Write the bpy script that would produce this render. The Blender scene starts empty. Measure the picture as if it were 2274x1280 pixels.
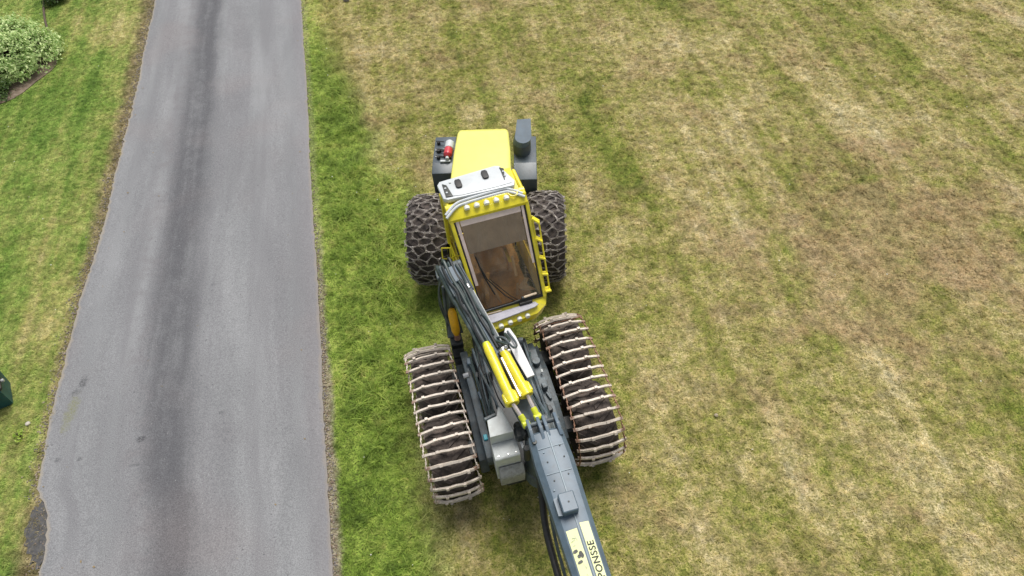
import bpy, bmesh, math, random
import numpy as np
from mathutils import Vector, Matrix, Euler
random.seed(7); RNG = np.random.default_rng(11)
R_ = math.radians
scene = bpy.context.scene
COL = scene.collection

# ------------------------------------------------------------------ camera, sky, sun, exposure
cam_d = bpy.data.cameras.new('drone_camera'); cam = bpy.data.objects.new('drone_camera', cam_d); COL.objects.link(cam)
PITCH, ROLL, CAM_H = R_(51.5), R_(4.0), 10.7
cam_d.sensor_width = 36.0; cam_d.lens = 36.0 * 1516.0 / 2274.0
cam_d.clip_start = 0.1; cam_d.clip_end = 2000
f_ = Vector((0, math.cos(PITCH), -math.sin(PITCH))); r0 = Vector((1, 0, 0)); u0 = Vector((0, math.sin(PITCH), math.cos(PITCH)))
rt = r0 * math.cos(ROLL) - u0 * math.sin(ROLL); up = u0 * math.cos(ROLL) + r0 * math.sin(ROLL)
cam.matrix_world = Matrix(((rt.x, up.x, -f_.x, 0), (rt.y, up.y, -f_.y, 0), (rt.z, up.z, -f_.z, CAM_H), (0, 0, 0, 1)))
scene.camera = cam

SUN_EL, SUN_AZ = R_(64), R_(15)          # azimuth clockwise from +Y
world = bpy.data.worlds.new('World'); scene.world = world; world.use_nodes = True
wn, wl = world.node_tree.nodes, world.node_tree.links
wn.clear()
sky = wn.new('ShaderNodeTexSky'); sky.sky_type = 'NISHITA'; sky.sun_disc = False
sky.sun_elevation = SUN_EL; sky.sun_rotation = SUN_AZ; sky.dust_density = 3.0; sky.air_density = 1.0; sky.ozone_density = 1.0
hs = wn.new('ShaderNodeHueSaturation'); hs.inputs['Saturation'].default_value = 0.30
bg = wn.new('ShaderNodeBackground'); bg.inputs['Strength'].default_value = 0.095
wo = wn.new('ShaderNodeOutputWorld')
wl.new(sky.outputs[0], hs.inputs['Color']); wl.new(hs.outputs[0], bg.inputs['Color']); wl.new(bg.outputs[0], wo.inputs['Surface'])
sun_d = bpy.data.lights.new('sun', 'SUN'); sun_d.energy = 2.3; sun_d.angle = R_(30); sun_d.color = (1.0, 0.96, 0.9)
sun = bpy.data.objects.new('sun', sun_d); COL.objects.link(sun); sun.location = (0, 10, 30)
sd = Vector((math.sin(SUN_AZ) * math.cos(SUN_EL), math.cos(SUN_AZ) * math.cos(SUN_EL), math.sin(SUN_EL)))
sun.rotation_euler = sd.to_track_quat('Z', 'Y').to_euler()
vs = scene.view_settings
vs.view_transform = 'Standard'; vs.look = 'None'; vs.gamma = 1.0; vs.use_curve_mapping = False
vs.exposure = 0.54

# ------------------------------------------------------------------ node helpers
class NT:
    def __init__(s, tree): s.t = tree; s.n = tree.nodes; s.l = tree.links
    def new(s, typ, **kw):
        n = s.n.new(typ)
        for k, v in kw.items(): setattr(n, k, v)
        return n
    def set(s, sock, v):
        if isinstance(v, bpy.types.NodeSocket): s.l.new(v, sock)
        elif v is not None: sock.default_value = v
    def math(s, op, a, b=None, c=None, clamp=False):
        n = s.new('ShaderNodeMath', operation=op, use_clamp=clamp)
        for i, v in enumerate((a, b, c)):
            if v is not None: s.set(n.inputs[i], v)
        return n.outputs[0]
    def vmath(s, op, a, b=None, scale=None):
        n = s.new('ShaderNodeVectorMath', operation=op); s.set(n.inputs[0], a)
        if b is not None: s.set(n.inputs[1], b)
        if scale is not None: n.inputs['Scale'].default_value = scale
        return n
    def mix(s, f, a, b, blend='MIX'):
        n = s.new('ShaderNodeMix', data_type='RGBA', blend_type=blend)
        s.set(n.inputs[0], f); s.set(n.inputs[6], a if isinstance(a, bpy.types.NodeSocket) else (*a, 1)); s.set(n.inputs[7], b if isinstance(b, bpy.types.NodeSocket) else (*b, 1))
        return n.outputs[2]
    def noise(s, vec, scale, detail=3, rough=.55, dist=0.):
        n = s.new('ShaderNodeTexNoise'); s.set(n.inputs['Vector'], vec)
        n.inputs['Scale'].default_value = scale; n.inputs['Detail'].default_value = detail; n.inputs['Roughness'].default_value = rough; n.inputs['Distortion'].default_value = dist
        return n.outputs[0]
    def mapr(s, v, a, b, c=0., d=1., smooth=True):
        n = s.new('ShaderNodeMapRange', interpolation_type='SMOOTHSTEP' if smooth else 'LINEAR')
        s.set(n.inputs[0], v)
        for i, x in enumerate((a, b, c, d)): n.inputs[i + 1].default_value = x
        return n.outputs[0]

MATS = {}
def pbr(name, color, rough=.5, metal=0., var=.25, vscale=6., dirt_or_haze=0., dirt_col=(.16, .12, .08), bump=0., bscale=40., coat=0., spec=.5):
    """paint / metal / rubber with uneven tone, dust and fine relief"""
    m = bpy.data.materials.new(name); m.use_nodes = True; t = NT(m.node_tree)
    b = t.n['Principled BSDF']; co = t.new('ShaderNodeTexCoord').outputs['Object']
    n1 = t.noise(co, vscale, 5, .6); n2 = t.noise(co, vscale * 5, 3, .6)
    dark = tuple(c * (1 - var) for c in color); lite = tuple(min(1, c * (1 + var * .6)) for c in color)
    c = t.mix(t.mapr(n1, .3, .7), dark, lite)
    c = t.mix(t.math('MULTIPLY', t.mapr(n2, .45, .7), var), c, dark)
    if dirt_or_haze:
        d = t.math('MULTIPLY', t.mapr(t.noise(co, vscale * 1.7, 6, .7, .4), .52 - dirt_or_haze * .25, .72), min(1, dirt_or_haze * 1.6))
        c = t.mix(d, c, dirt_col)
        r = t.mapr(d, 0, 1, rough, .9); t.set(b.inputs['Roughness'], r)
    else:
        t.set(b.inputs['Roughness'], t.mapr(n1, .3, .7, rough * .85, min(1, rough * 1.15)))
    t.set(b.inputs['Base Color'], c); b.inputs['Metallic'].default_value = metal; b.inputs['Coat Weight'].default_value = coat
    b.inputs['Specular IOR Level'].default_value = spec
    if bump:
        bn = t.new('ShaderNodeBump'); bn.inputs['Strength'].default_value = bump; bn.inputs['Distance'].default_value = .01
        t.set(bn.inputs['Height'], t.noise(co, bscale, 4, .6)); t.set(b.inputs['Normal'], bn.outputs[0])
    MATS[name] = m; return m

M = dict(
    yellow=pbr('yellow_paint', (.80, .69, .025), .34, var=.16, dirt_or_haze=.20, dirt_col=(.36, .30, .12), coat=.3),
    hood=pbr('hood_yellow_sky_glare', (.80, .77, .17), .28, var=.06, dirt_or_haze=.05, coat=.4),  # hood yellow paled so its colour carries the sky's glare
    lime=pbr('lime_yellow_paint', (.62, .68, .03), .4, var=.2, dirt_or_haze=.2),
    orange=pbr('amber_yellow_paint', (.80, .42, .01), .4, var=.2, dirt_or_haze=.15),
    white=pbr('white_roof_paint', (.53, .56, .575), .38, var=.06, dirt_or_haze=.12, dirt_col=(.45, .43, .38)),
    boxgrey=pbr('light_grey_paint', (.52, .55, .54), .45, var=.12, dirt_or_haze=.22, dirt_col=(.3, .28, .24)),
    slate=pbr('slate_blue_grey_paint', (.095, .138, .180), .42, var=.16, dirt_or_haze=.12, dirt_col=(.2, .18, .16)),
    box=pbr('dark_slate_panel', (.058, .078, .095), .36, var=.14, dirt_or_haze=.18, dirt_col=(.17, .16, .15)),
    frame=pbr('worn_slate_frame', (.078, .105, .120), .5, var=.4, dirt_or_haze=.36, dirt_col=(.13, .115, .10)),
    dark=pbr('oily_dark_steel', (.022, .027, .029), .5, var=.4, dirt_or_haze=.22, dirt_col=(.07, .06, .05)),
    hose=pbr('dark_green_rubber_hose', (.034, .056, .054), .42, var=.35, dirt_or_haze=.25, dirt_col=(.13, .14, .13)),
    black=pbr('black_rubber', (.014, .014, .015), .55, var=.3, dirt_or_haze=.15),
    rubber=pbr('dusty_tyre_rubber', (.055, .043, .037), .85, var=.4, vscale=4, dirt_or_haze=.55, dirt_col=(.135, .104, .086), bump=.6, bscale=30),
    rearrubber=pbr('muddy_dark_rubber', (.040, .032, .030), .85, var=.4, vscale=4, dirt_or_haze=.5, dirt_col=(.105, .082, .070), bump=.6, bscale=30),
    chain=pbr('worn_steel_chain', (.50, .46, .43), .5, metal=.3, var=.4, dirt_or_haze=.75, dirt_col=(.11, .088, .072)),
    bar=pbr('scuffed_track_steel', (.62, .55, .47), .5, metal=.1, var=.22, vscale=9, dirt_or_haze=.22, dirt_col=(.25, .155, .11)),
    rust=pbr('rusty_track_steel', (.30, .16, .10), .7, metal=.1, var=.4, dirt_or_haze=.4, dirt_col=(.16, .085, .055)),
    steel=pbr('bare_steel', (.55, .55, .54), .3, metal=.7, var=.2),
    rod=pbr('chrome_piston_rod', (.80, .70, .64), .22, metal=.75, var=.08),
    red=pbr('red_enamel', (.55, .03, .05), .3, var=.1, coat=.5),
    glasswhite=pbr('lamp_lens', (.82, .82, .76), .15, var=.05, coat=.6),
    trim=pbr('pinkish_beige_trim', (.70, .58, .54), .6, var=.12),
    panelgrey=pbr('grey_panel', (.50, .465, .47), .7, var=.2, vscale=3),
    brown=pbr('brown_cab_interior', (.72, .46, .18), .75, var=.4, vscale=2.5),
    seat=pbr('dark_brown_seat_fabric', (.42, .26, .10), .8, var=.3),
    cream=pbr('cream_bracket_and_streaks', (.62, .50, .36), .7, var=.15),
    tread=pbr('grey_step_tread', (.42, .41, .46), .55, var=.12, dirt_or_haze=.1, bump=.5, bscale=60),
    decal=pbr('pale_yellow_decal', (.78, .82, .42), .45, var=.06),
    ink=pbr('black_print', (.012, .016, .012), .5, var=.1),
    faint=pbr('faded_print', (.46, .50, .32), .5, var=.1),
    ridge=pbr('pale_weld_paint', (.20, .26, .30), .45, var=.15),
    teal=pbr('dark_teal_plastic', (.010, .075, .085), .45, var=.3, dirt_or_haze=.15),
    bluebit=pbr('turquoise_cap', (.02, .32, .40), .4, var=.1),
    stone=pbr('pale_stone', (.50, .46, .40), .85, var=.2, bump=.4),
    stonegrey=pbr('grey_stone', (.20, .18, .17), .9, var=.3, bump=.5),
    bark=pbr('brown_twig_bark', (.09, .065, .045), .9, var=.3),
)

def bar_steel():
    m = M['bar'].copy(); m.name = 'crossbar_steel_rusty_ends'; t = NT(m.node_tree); b = t.n['Principled BSDF']; src = b.inputs['Base Color'].links[0].from_socket
    co = t.new('ShaderNodeTexCoord').outputs['Object']; sp = t.new('ShaderNodeSeparateXYZ'); t.set(sp.inputs[0], co); oi = t.new('ShaderNodeObjectInfo').outputs['Random']
    f = t.math('ADD', t.math('ABSOLUTE', sp.outputs[0]), t.math('MULTIPLY', t.math('SUBTRACT', t.noise(co, 22, 4, .6), .5), .25)); f = t.math('ADD', f, t.math('MULTIPLY', oi, .09))
    t.set(b.inputs['Base Color'], t.mix(t.math('MULTIPLY', t.mapr(f, .36, .44), .8), src, (.20, .095, .055))); return m
M['crossbar'] = bar_steel()
# ------------------------------------------------------------------ mesh helpers
class MB:
    """collects shapes, then links them as ONE mesh object"""
    def __init__(s): s.v = []; s.f = []; s.n = 0
    def add(s, v, f, mat=None):
        v = [Vector(p) for p in v]
        if mat is not None: v = [mat @ p for p in v]
        s.v += v; s.f += [tuple(i + s.n for i in q) for q in f]; s.n += len(v); return s
    def bm(s, b, mat=None):
        b.verts.ensure_lookup_table(); b.verts.index_update()
        s.add([v.co.copy() for v in b.verts], [tuple(v.index for v in f.verts) for f in b.faces], mat); b.free(); return s
    def box(s, c, d, bev=.01, rot=None, seg=1):
        b = bmesh.new(); bmesh.ops.create_cube(b, size=1)
        for v in b.verts: v.co = Vector((v.co.x * d[0], v.co.y * d[1], v.co.z * d[2]))
        if bev: bmesh.ops.bevel(b, geom=b.edges[:], offset=min(bev, min(d) * .45), segments=seg, affect='EDGES', profile=.6)
        m = Matrix.Translation(c)
        if rot: m = m @ Euler(rot).to_matrix().to_4x4()
        return s.bm(b, m)
    def beam(s, a, b_, w, h, bev=.01, upv=(0, 0, 1), over=0.):
        a, b_ = Vector(a), Vector(b_); d = (b_ - a); L = d.length + 2 * over; y = d.normalized(); z = Vector(upv); x = y.cross(z).normalized(); z = x.cross(y)
        m = Matrix(((x.x, y.x, z.x, 0), (x.y, y.y, z.y, 0), (x.z, y.z, z.z, 0), (0, 0, 0, 1))); m.translation = (a + b_) / 2
        b = bmesh.new(); bmesh.ops.create_cube(b, size=1)
        for v in b.verts: v.co = Vector((v.co.x * w, v.co.y * L, v.co.z * h))
        if bev: bmesh.ops.bevel(b, geom=b.edges[:], offset=min(bev, min(w, h) * .45), segments=1, affect='EDGES')
        return s.bm(b, m)
    def tube(s, pts, r, n=8, closed=False, caps=True):
        pts = [Vector(p) for p in pts]; k = len(pts); rs = r if hasattr(r, '__len__') else [r] * k
        prev = None; V = []
        for i, p in enumerate(pts):
            if closed: t = pts[(i + 1) % k] - pts[i - 1]
            else: t = pts[min(i + 1, k - 1)] - pts[max(i - 1, 0)]
            t.normalize()
            if prev is None: a = Vector((0, 0, 1)) if abs(t.z) < .9 else Vector((1, 0, 0))
            else: a = prev
            x = t.cross(a).normalized(); y = x.cross(t); prev = y
            V += [p + (x * math.cos(q) + y * math.sin(q)) * rs[i] for q in [2 * math.pi * j / n for j in range(n)]]
        F = []
        for i in range(k if closed else k - 1):
            i2 = (i + 1) % k
            for j in range(n): F.append((i * n + j, i * n + (j + 1) % n, i2 * n + (j + 1) % n, i2 * n + j))
        if caps and not closed: F += [tuple(reversed(range(n))), tuple(range((k - 1) * n, k * n))]
        return s.add(V, F)
    def cyl(s, a, b, r, n=16, bev=.008):
        a, b = Vector(a), Vector(b); d = (b - a).normalized(); e = min(bev, (b - a).length * .3)
        return s.tube([a, a + d * e, b - d * e, b], [r - e, r, r, r - e], n)
    def prism(s, poly, lo, hi, axis='z', bev=0., mat=None):
        """polygon extruded along an axis; for axis x the polygon is (y, z), for y it is (x, z)"""
        b = bmesh.new()
        def P(p, t): return {'z': (p[0], p[1], t), 'x': (t, p[0], p[1]), 'y': (p[0], t, p[1])}[axis]
        vs_ = [b.verts.new(P(p, lo)) for p in poly]; f = b.faces.new(vs_)
        r = bmesh.ops.extrude_face_region(b, geom=[f])
        for v in [g for g in r['geom'] if isinstance(g, bmesh.types.BMVert)]:
            v.co = Vector(P(poly[0], hi)) - Vector(P(poly[0], lo)) + v.co
        bmesh.ops.recalc_face_normals(b, faces=b.faces[:])
        if bev: bmesh.ops.bevel(b, geom=b.edges[:], offset=bev, segments=2, affect='EDGES', profile=.6)
        return s.bm(b, mat)
    def loft(s, rings, caps=True):
        n = len(rings[0]); V = [p for r in rings for p in r]; F = []
        for i in range(len(rings) - 1):
            for j in range(n): F.append((i * n + j, i * n + (j + 1) % n, (i + 1) * n + (j + 1) % n, (i + 1) * n + j))
        if caps: F += [tuple(reversed(range(n))), tuple(range((len(rings) - 1) * n, len(rings) * n))]
        return s.add(V, F)
    def lathe_x(s, prof, n=48, c=(0, 0, 0)):
        """profile of (x, radius) turned about an axis along x through c"""
        V = []; k = len(prof)
        for j in range(n):
            a = 2 * math.pi * j / n
            V += [(c[0] + x, c[1] + r * math.cos(a), c[2] + r * math.sin(a)) for x, r in prof]
        F = [(j * k + i, j * k + i + 1, ((j + 1) % n) * k + i + 1, ((j + 1) % n) * k + i) for j in range(n) for i in range(k - 1)]
        return s.add(V, F)
    def mesh(s, name, mat, smooth=None):
        me = bpy.data.meshes.new(name); me.from_pydata([tuple(v) for v in s.v], [], s.f); me.validate()
        b = bmesh.new(); b.from_mesh(me); bmesh.ops.recalc_face_normals(b, faces=b.faces[:]); b.to_mesh(me); b.free()
        me.materials.append(mat)
        if smooth:
            me.polygons.foreach_set('use_smooth', [True] * len(me.polygons))
            me.set_sharp_from_angle(angle=R_(smooth))
        return me
    def build(s, name, mat, parent=None, loc=(0, 0, 0), rot=None, smooth=35, **props):
        return link(name, s.mesh(name, mat, smooth), parent, loc, rot, **props)

def link(name, data, parent=None, loc=(0, 0, 0), rot=None, **props):
    o = bpy.data.objects.new(name, data); COL.objects.link(o); o.parent = parent; o.location = loc
    if rot: o.rotation_euler = rot
    for k, v in props.items(): o[k] = v
    return o
def thing(name, label, cat, loc=(0, 0, 0), rz=0., group=None):
    o = link(name, None, None, loc, (0, 0, rz), label=label, category=cat)
    o.empty_display_size = .3
    if group: o['group'] = group
    return o
def arc_pts(pts, n=8):
    """smooth curve through points (Catmull-Rom)"""
    P = [Vector(p) for p in pts]; P = [P[0] * 2 - P[1]] + P + [P[-1] * 2 - P[-2]]; out = []
    for i in range(1, len(P) - 2):
        for k in range(n):
            t = k / n; a, b, c, d = P[i - 1:i + 3]
            out.append(.5 * ((2 * b) + (c - a) * t + (2 * a - 5 * b + 4 * c - d) * t * t + (3 * b - a - 3 * c + d) * t ** 3))
    out.append(P[-2]); return out

# ------------------------------------------------------------------ ground colours (shared by the soil sheet and every blade)
def road_d(x, y): return x - (-2.48 - .1655 * y)            # metres to the right of the road's right edge
def ground_group():
    g = bpy.data.node_groups.new('meadow_colour', 'ShaderNodeTree')
    g.interface.new_socket('Jitter', in_out='INPUT', socket_type='NodeSocketFloat')
    g.interface.new_socket('Color', in_out='OUTPUT', socket_type='NodeSocketColor')
    t = NT(g); gi = t.new('NodeGroupInput'); go = t.new('NodeGroupOutput')
    pos = t.new('ShaderNodeNewGeometry').outputs['Position']
    flat = t.vmath('MULTIPLY', pos, (1, 1, 0)).outputs[0]
    sx = t.new('ShaderNodeSeparateXYZ'); t.set(sx.inputs[0], flat); X, Y = sx.outputs[0], sx.outputs[1]
    d = t.math('ADD', t.math('ADD', X, 2.48), t.math('MULTIPLY', Y, .1655))
    # mowing swaths run along (0.13,-0.99): stretch noise that way
    mp = t.new('ShaderNodeMapping'); mp.vector_type = 'TEXTURE'; t.set(mp.inputs[0], flat)
    mp.inputs['Rotation'].default_value = (0, 0, R_(7.5)); mp.inputs['Scale'].default_value = (1, 14, 1)
    sw = t.noise(mp.outputs[0], 1.7, 3, .55, .25)
    swb = t.noise(mp.outputs[0], .5, 2, .5, .15)
    big = t.noise(flat, .33, 3, .6, .3); mid = t.noise(flat, 1.3, 4, .62, .3); fine = t.noise(flat, 5.5, 5, .68, .3); vfine = t.noise(flat, 17., 3, .7)
    j = gi.outputs[0]
    # meadow
    w = t.math('ADD', t.math('MULTIPLY', sw, 1.55), t.math('MULTIPLY', swb, 1.1)); w = t.math('ADD', w, t.math('MULTIPLY', mid, 1.15)); w = t.math('ADD', w, t.math('MULTIPLY', fine, 1.25)); w = t.math('ADD', w, t.math('MULTIPLY', big, .9))
    w = t.math('ADD', w, t.math('MULTIPLY', j, .8))
    w = t.math('ADD', w, t.math('MULTIPLY', vfine, .5))
    def blob(px, py, r, amt):
        dd = t.vmath('DISTANCE', flat, (px, py, 0)).outputs['Value']
        return t.math('MULTIPLY', t.mapr(dd, 0, r, 1, 0), amt)
    for b in ((.3, 7.0, 3.2, -.30), (7.5, 19.5, 4, -.25), (0.0, 17.5, 3.0, -.12), (8.6, 12.5, 2.2, .25), (5.8, 5.5, 3, .12), (5.2, 14.7, 1.4, -.3), (4.5, 16.9, 2.0, .14), (3.9, 4.6, 1.6, .2), (5.5, 3.6, 1.5, .24), (2.6, 12.5, 2.8, -.14), (1.0, 13.5, 2.2, -.12), (9.5, 15, 3, -.1), (1.2, 3.4, 1.2, -.06), (-2.4, 13.5, .8, .22), (-2.9, 17.5, 1.4, .3), (2.0, 7.5, 1.5, -.12)):
        w = t.math('ADD', w, blob(*b))
    cr = t.new('ShaderNodeValToRGB'); e = cr.color_ramp
    stops = ((.0, (.085, .135, .018)), (.28, (.195, .235, .040)), (.45, (.310, .305, .080)), (.60, (.405, .360, .145)), (.78, (.54, .465, .240)), (1., (.64, .58, .38)))
    while len(e.elements) < len(stops): e.elements.new(.5)
    for el, (p, c) in zip(e.elements, stops): el.position = p; el.color = (*c, 1)
    t.set(cr.inputs[0], t.mapr(w, 2.70, 4.44, 0, 1, False)); meadow = cr.outputs[0]
    brown = t.math('MULTIPLY', t.mapr(t.math('ADD', t.noise(flat, .8, 4, .6, .5), t.math('ADD', blob(8.2, 9.0, 4.6, .26), blob(5.2, 8.2, 2.6, .08))), .48, .78), .66)
    meadow = t.mix(brown, meadow, (.40, .285, .170))
    # long green verge beside the road
    vw = t.math('ADD', t.math('ADD', t.math('MULTIPLY', fine, 1.2), mid), t.math('MULTIPLY', j, .7))
    cv = t.new('ShaderNodeValToRGB'); e = cv.color_ramp
    stops = ((.0, (.070, .115, .018)), (.34, (.178, .272, .038)), (.60, (.315, .395, .080)), (.82, (.40, .39, .12)), (1., (.52, .46, .20)))
    while len(e.elements) < len(stops): e.elements.new(.5)
    for el, (p, c) in zip(e.elements, stops): el.position = p; el.color = (*c, 1)
    vw = t.math('ADD', t.math('ADD', vw, t.math('ADD', blob(-2.6, 4.6, 3.2, -.10), t.math('ADD', blob(-4.2, 19.6, 2.6, .55), blob(-2.6, 12.5, 1.2, .2)))), t.math('MULTIPLY', t.math('SUBTRACT', big, .5), .9)); t.set(cv.inputs[0], t.mapr(vw, .85, 2.15, 0, 1, False))
    edge = t.math('ADD', d, t.math('MULTIPLY', t.math('ADD', t.math('ADD', big, mid), fine), -1.15))
    edge = t.math('ADD', edge, t.mapr(Y, 13.0, 18.0, 0, .9))
    edge = t.math('ADD', edge, t.math('MULTIPLY', blob(-1.6, 9.3, 4.0, 1.0), -1.45))
    mixv = t.mapr(edge, -.55, .45, 1, 0)
    right = t.mix(mixv, meadow, cv.outputs[0])
    gravel = t.mapr(t.math('ADD', d, t.math('MULTIPLY', t.math('ADD', fine, mid), -.20)), -.12, .02, 1, 0)
    right = t.mix(t.math('MULTIPLY', gravel, t.mapr(Y, 7., 12., .85, .25)), right, t.mix(t.mapr(vfine, .35, .65), (.22, .17, .12), (.40, .35, .28)))
    # lawn on the left of the road
    lw = t.math('ADD', t.math('ADD', t.math('MULTIPLY', fine, .8), t.math('MULTIPLY', mid, .9)), t.math('ADD', t.math('MULTIPLY', big, .9), t.math('MULTIPLY', j, .4)))
    ml = t.new('ShaderNodeMapping'); ml.vector_type = 'TEXTURE'; t.set(ml.inputs[0], flat); ml.inputs['Rotation'].default_value = (0, 0, R_(9.4)); ml.inputs['Scale'].default_value = (1, 16, 1)
    ln_ = t.noise(ml.outputs[0], 2.6, 3, .6, .2); lw = t.math('ADD', lw, t.math('MULTIPLY', t.math('SUBTRACT', ln_, .5), 1.3)); lw = t.math('ADD', lw, t.mapr(d, -8., -4.9, -.05, .16))
    for b in ((-11.7, 15.0, 1.8, -.22), (-11.6, 17.8, 1.2, -.1), (-10.2, 13.5, 1.4, .05), (-9.4, 8.2, 1.0, .26), (-9.9, 9.8, 1.2, .16), (-11, 19.5, 1.5, .22), (-8.6, 5.6, .9, -.05)):
        lw = t.math('ADD', lw, blob(*b))
    cl = t.new('ShaderNodeValToRGB'); e = cl.color_ramp
    stops = ((.0, (.095, .190, .026)), (.34, (.195, .300, .055)), (.60, (.330, .375, .105)), (.8, (.42, .40, .15)), (1., (.54, .48, .23)))
    while len(e.elements) < len(stops): e.elements.new(.5)
    for el, (p, c) in zip(e.elements, stops): el.position = p; el.color = (*c, 1)
    t.set(cl.inputs[0], t.mapr(lw, 1.0, 2.15, 0, 1, False))
    dl = t.math('ADD', d, 4.75)      # <0 beyond the left road edge
    ledge = t.mapr(t.math('ADD', dl, t.math('MULTIPLY', mid, .45)), -.16, .18, 0, .85)
    left = t.mix(ledge, cl.outputs[0], t.mix(t.mapr(fine, .4, .62), (.17, .125, .07), (.33, .26, .15)))
    isl = t.mapr(d, -2.6, -2.2, 1, 0)
    out = t.mix(isl, right, left)
    out = t.mix(1, out, t.mix(t.mapr(t.math('ADD', t.math('MULTIPLY', t.noise(flat, 10., 3, .65), .6), t.math('MULTIPLY', t.noise(flat, 3.1, 3, .6), .4)), .38, .62), (.71, .73, .71), (1.29, 1.27, 1.29)), 'MULTIPLY')
    t.set(go.inputs[0], out); return g
GG = ground_group()

def soil_material():
    m = bpy.data.materials.new('meadow_soil_and_thatch'); m.use_nodes = True; t = NT(m.node_tree); b = t.n['Principled BSDF']
    g = t.new('ShaderNodeGroup', node_tree=GG); pos = t.new('ShaderNodeNewGeometry').outputs['Position']
    n = t.noise(pos, 30, 4, .7); t.set(g.inputs[0], t.mapr(n, .3, .7, -.2, 1.0, False))
    t.set(b.inputs['Base Color'], t.mix(t.mapr(n, .35, .6, .6, 0.05), g.outputs[0], (.05, .045, .018)))  # dark mix puts the shadow within the thatch into the soil colour
    b.inputs['Roughness'].default_value = .95; b.inputs['Specular IOR Level'].default_value = .15
    bn = t.new('ShaderNodeBump'); bn.inputs['Strength'].default_value = .9; bn.inputs['Distance'].default_value = .04
    t.set(bn.inputs['Height'], t.noise(pos, 22, 6, .7)); t.set(b.inputs['Normal'], bn.outputs[0]); return m
def blade_material(name, mul=1.0, transl=.25):
    m = bpy.data.materials.new(name); m.use_nodes = True; t = NT(m.node_tree); b = t.n['Principled BSDF']
    g = t.new('ShaderNodeGroup', node_tree=GG)
    a = t.new('ShaderNodeAttribute', attribute_type='INSTANCER', attribute_name='tint'); ri = t.new('ShaderNodeNewGeometry')
    rnd = ri.outputs['Random Per Island']
    t.set(g.inputs[0], t.math('ADD', t.math('MULTIPLY', a.outputs['Fac'], .6), t.math('MULTIPLY', rnd, .5)))
    c = t.mix(1.0, g.outputs[0], (mul, mul, mul), 'MULTIPLY')
    t.set(b.inputs['Base Color'], c); b.inputs['Roughness'].default_value = .65; b.inputs['Specular IOR Level'].default_value = .25
    tr = t.new('ShaderNodeBsdfTranslucent'); t.set(tr.inputs[0], c)
    mx = t.new('ShaderNodeMixShader'); mx.inputs[0].default_value = transl
    t.set(mx.inputs[1], b.outputs[0]); t.set(mx.inputs[2], tr.outputs[0]); t.set(t.n['Material Output'].inputs[0], mx.outputs[0]); return m

SOIL = soil_material()
def sheet(name, pts, z, mat, uv=None, **props):
    me = bpy.data.meshes.new(name); me.from_pydata([(x, y, z) for x, y in pts], [], [tuple(range(len(pts)))]); me.materials.append(mat)
    return link(name, me, **props)
sheet('field', [(-1000, -1000), (1000, -1000), (1000, 1000), (-1000, 1000)], 0, SOIL, kind='structure')

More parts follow.
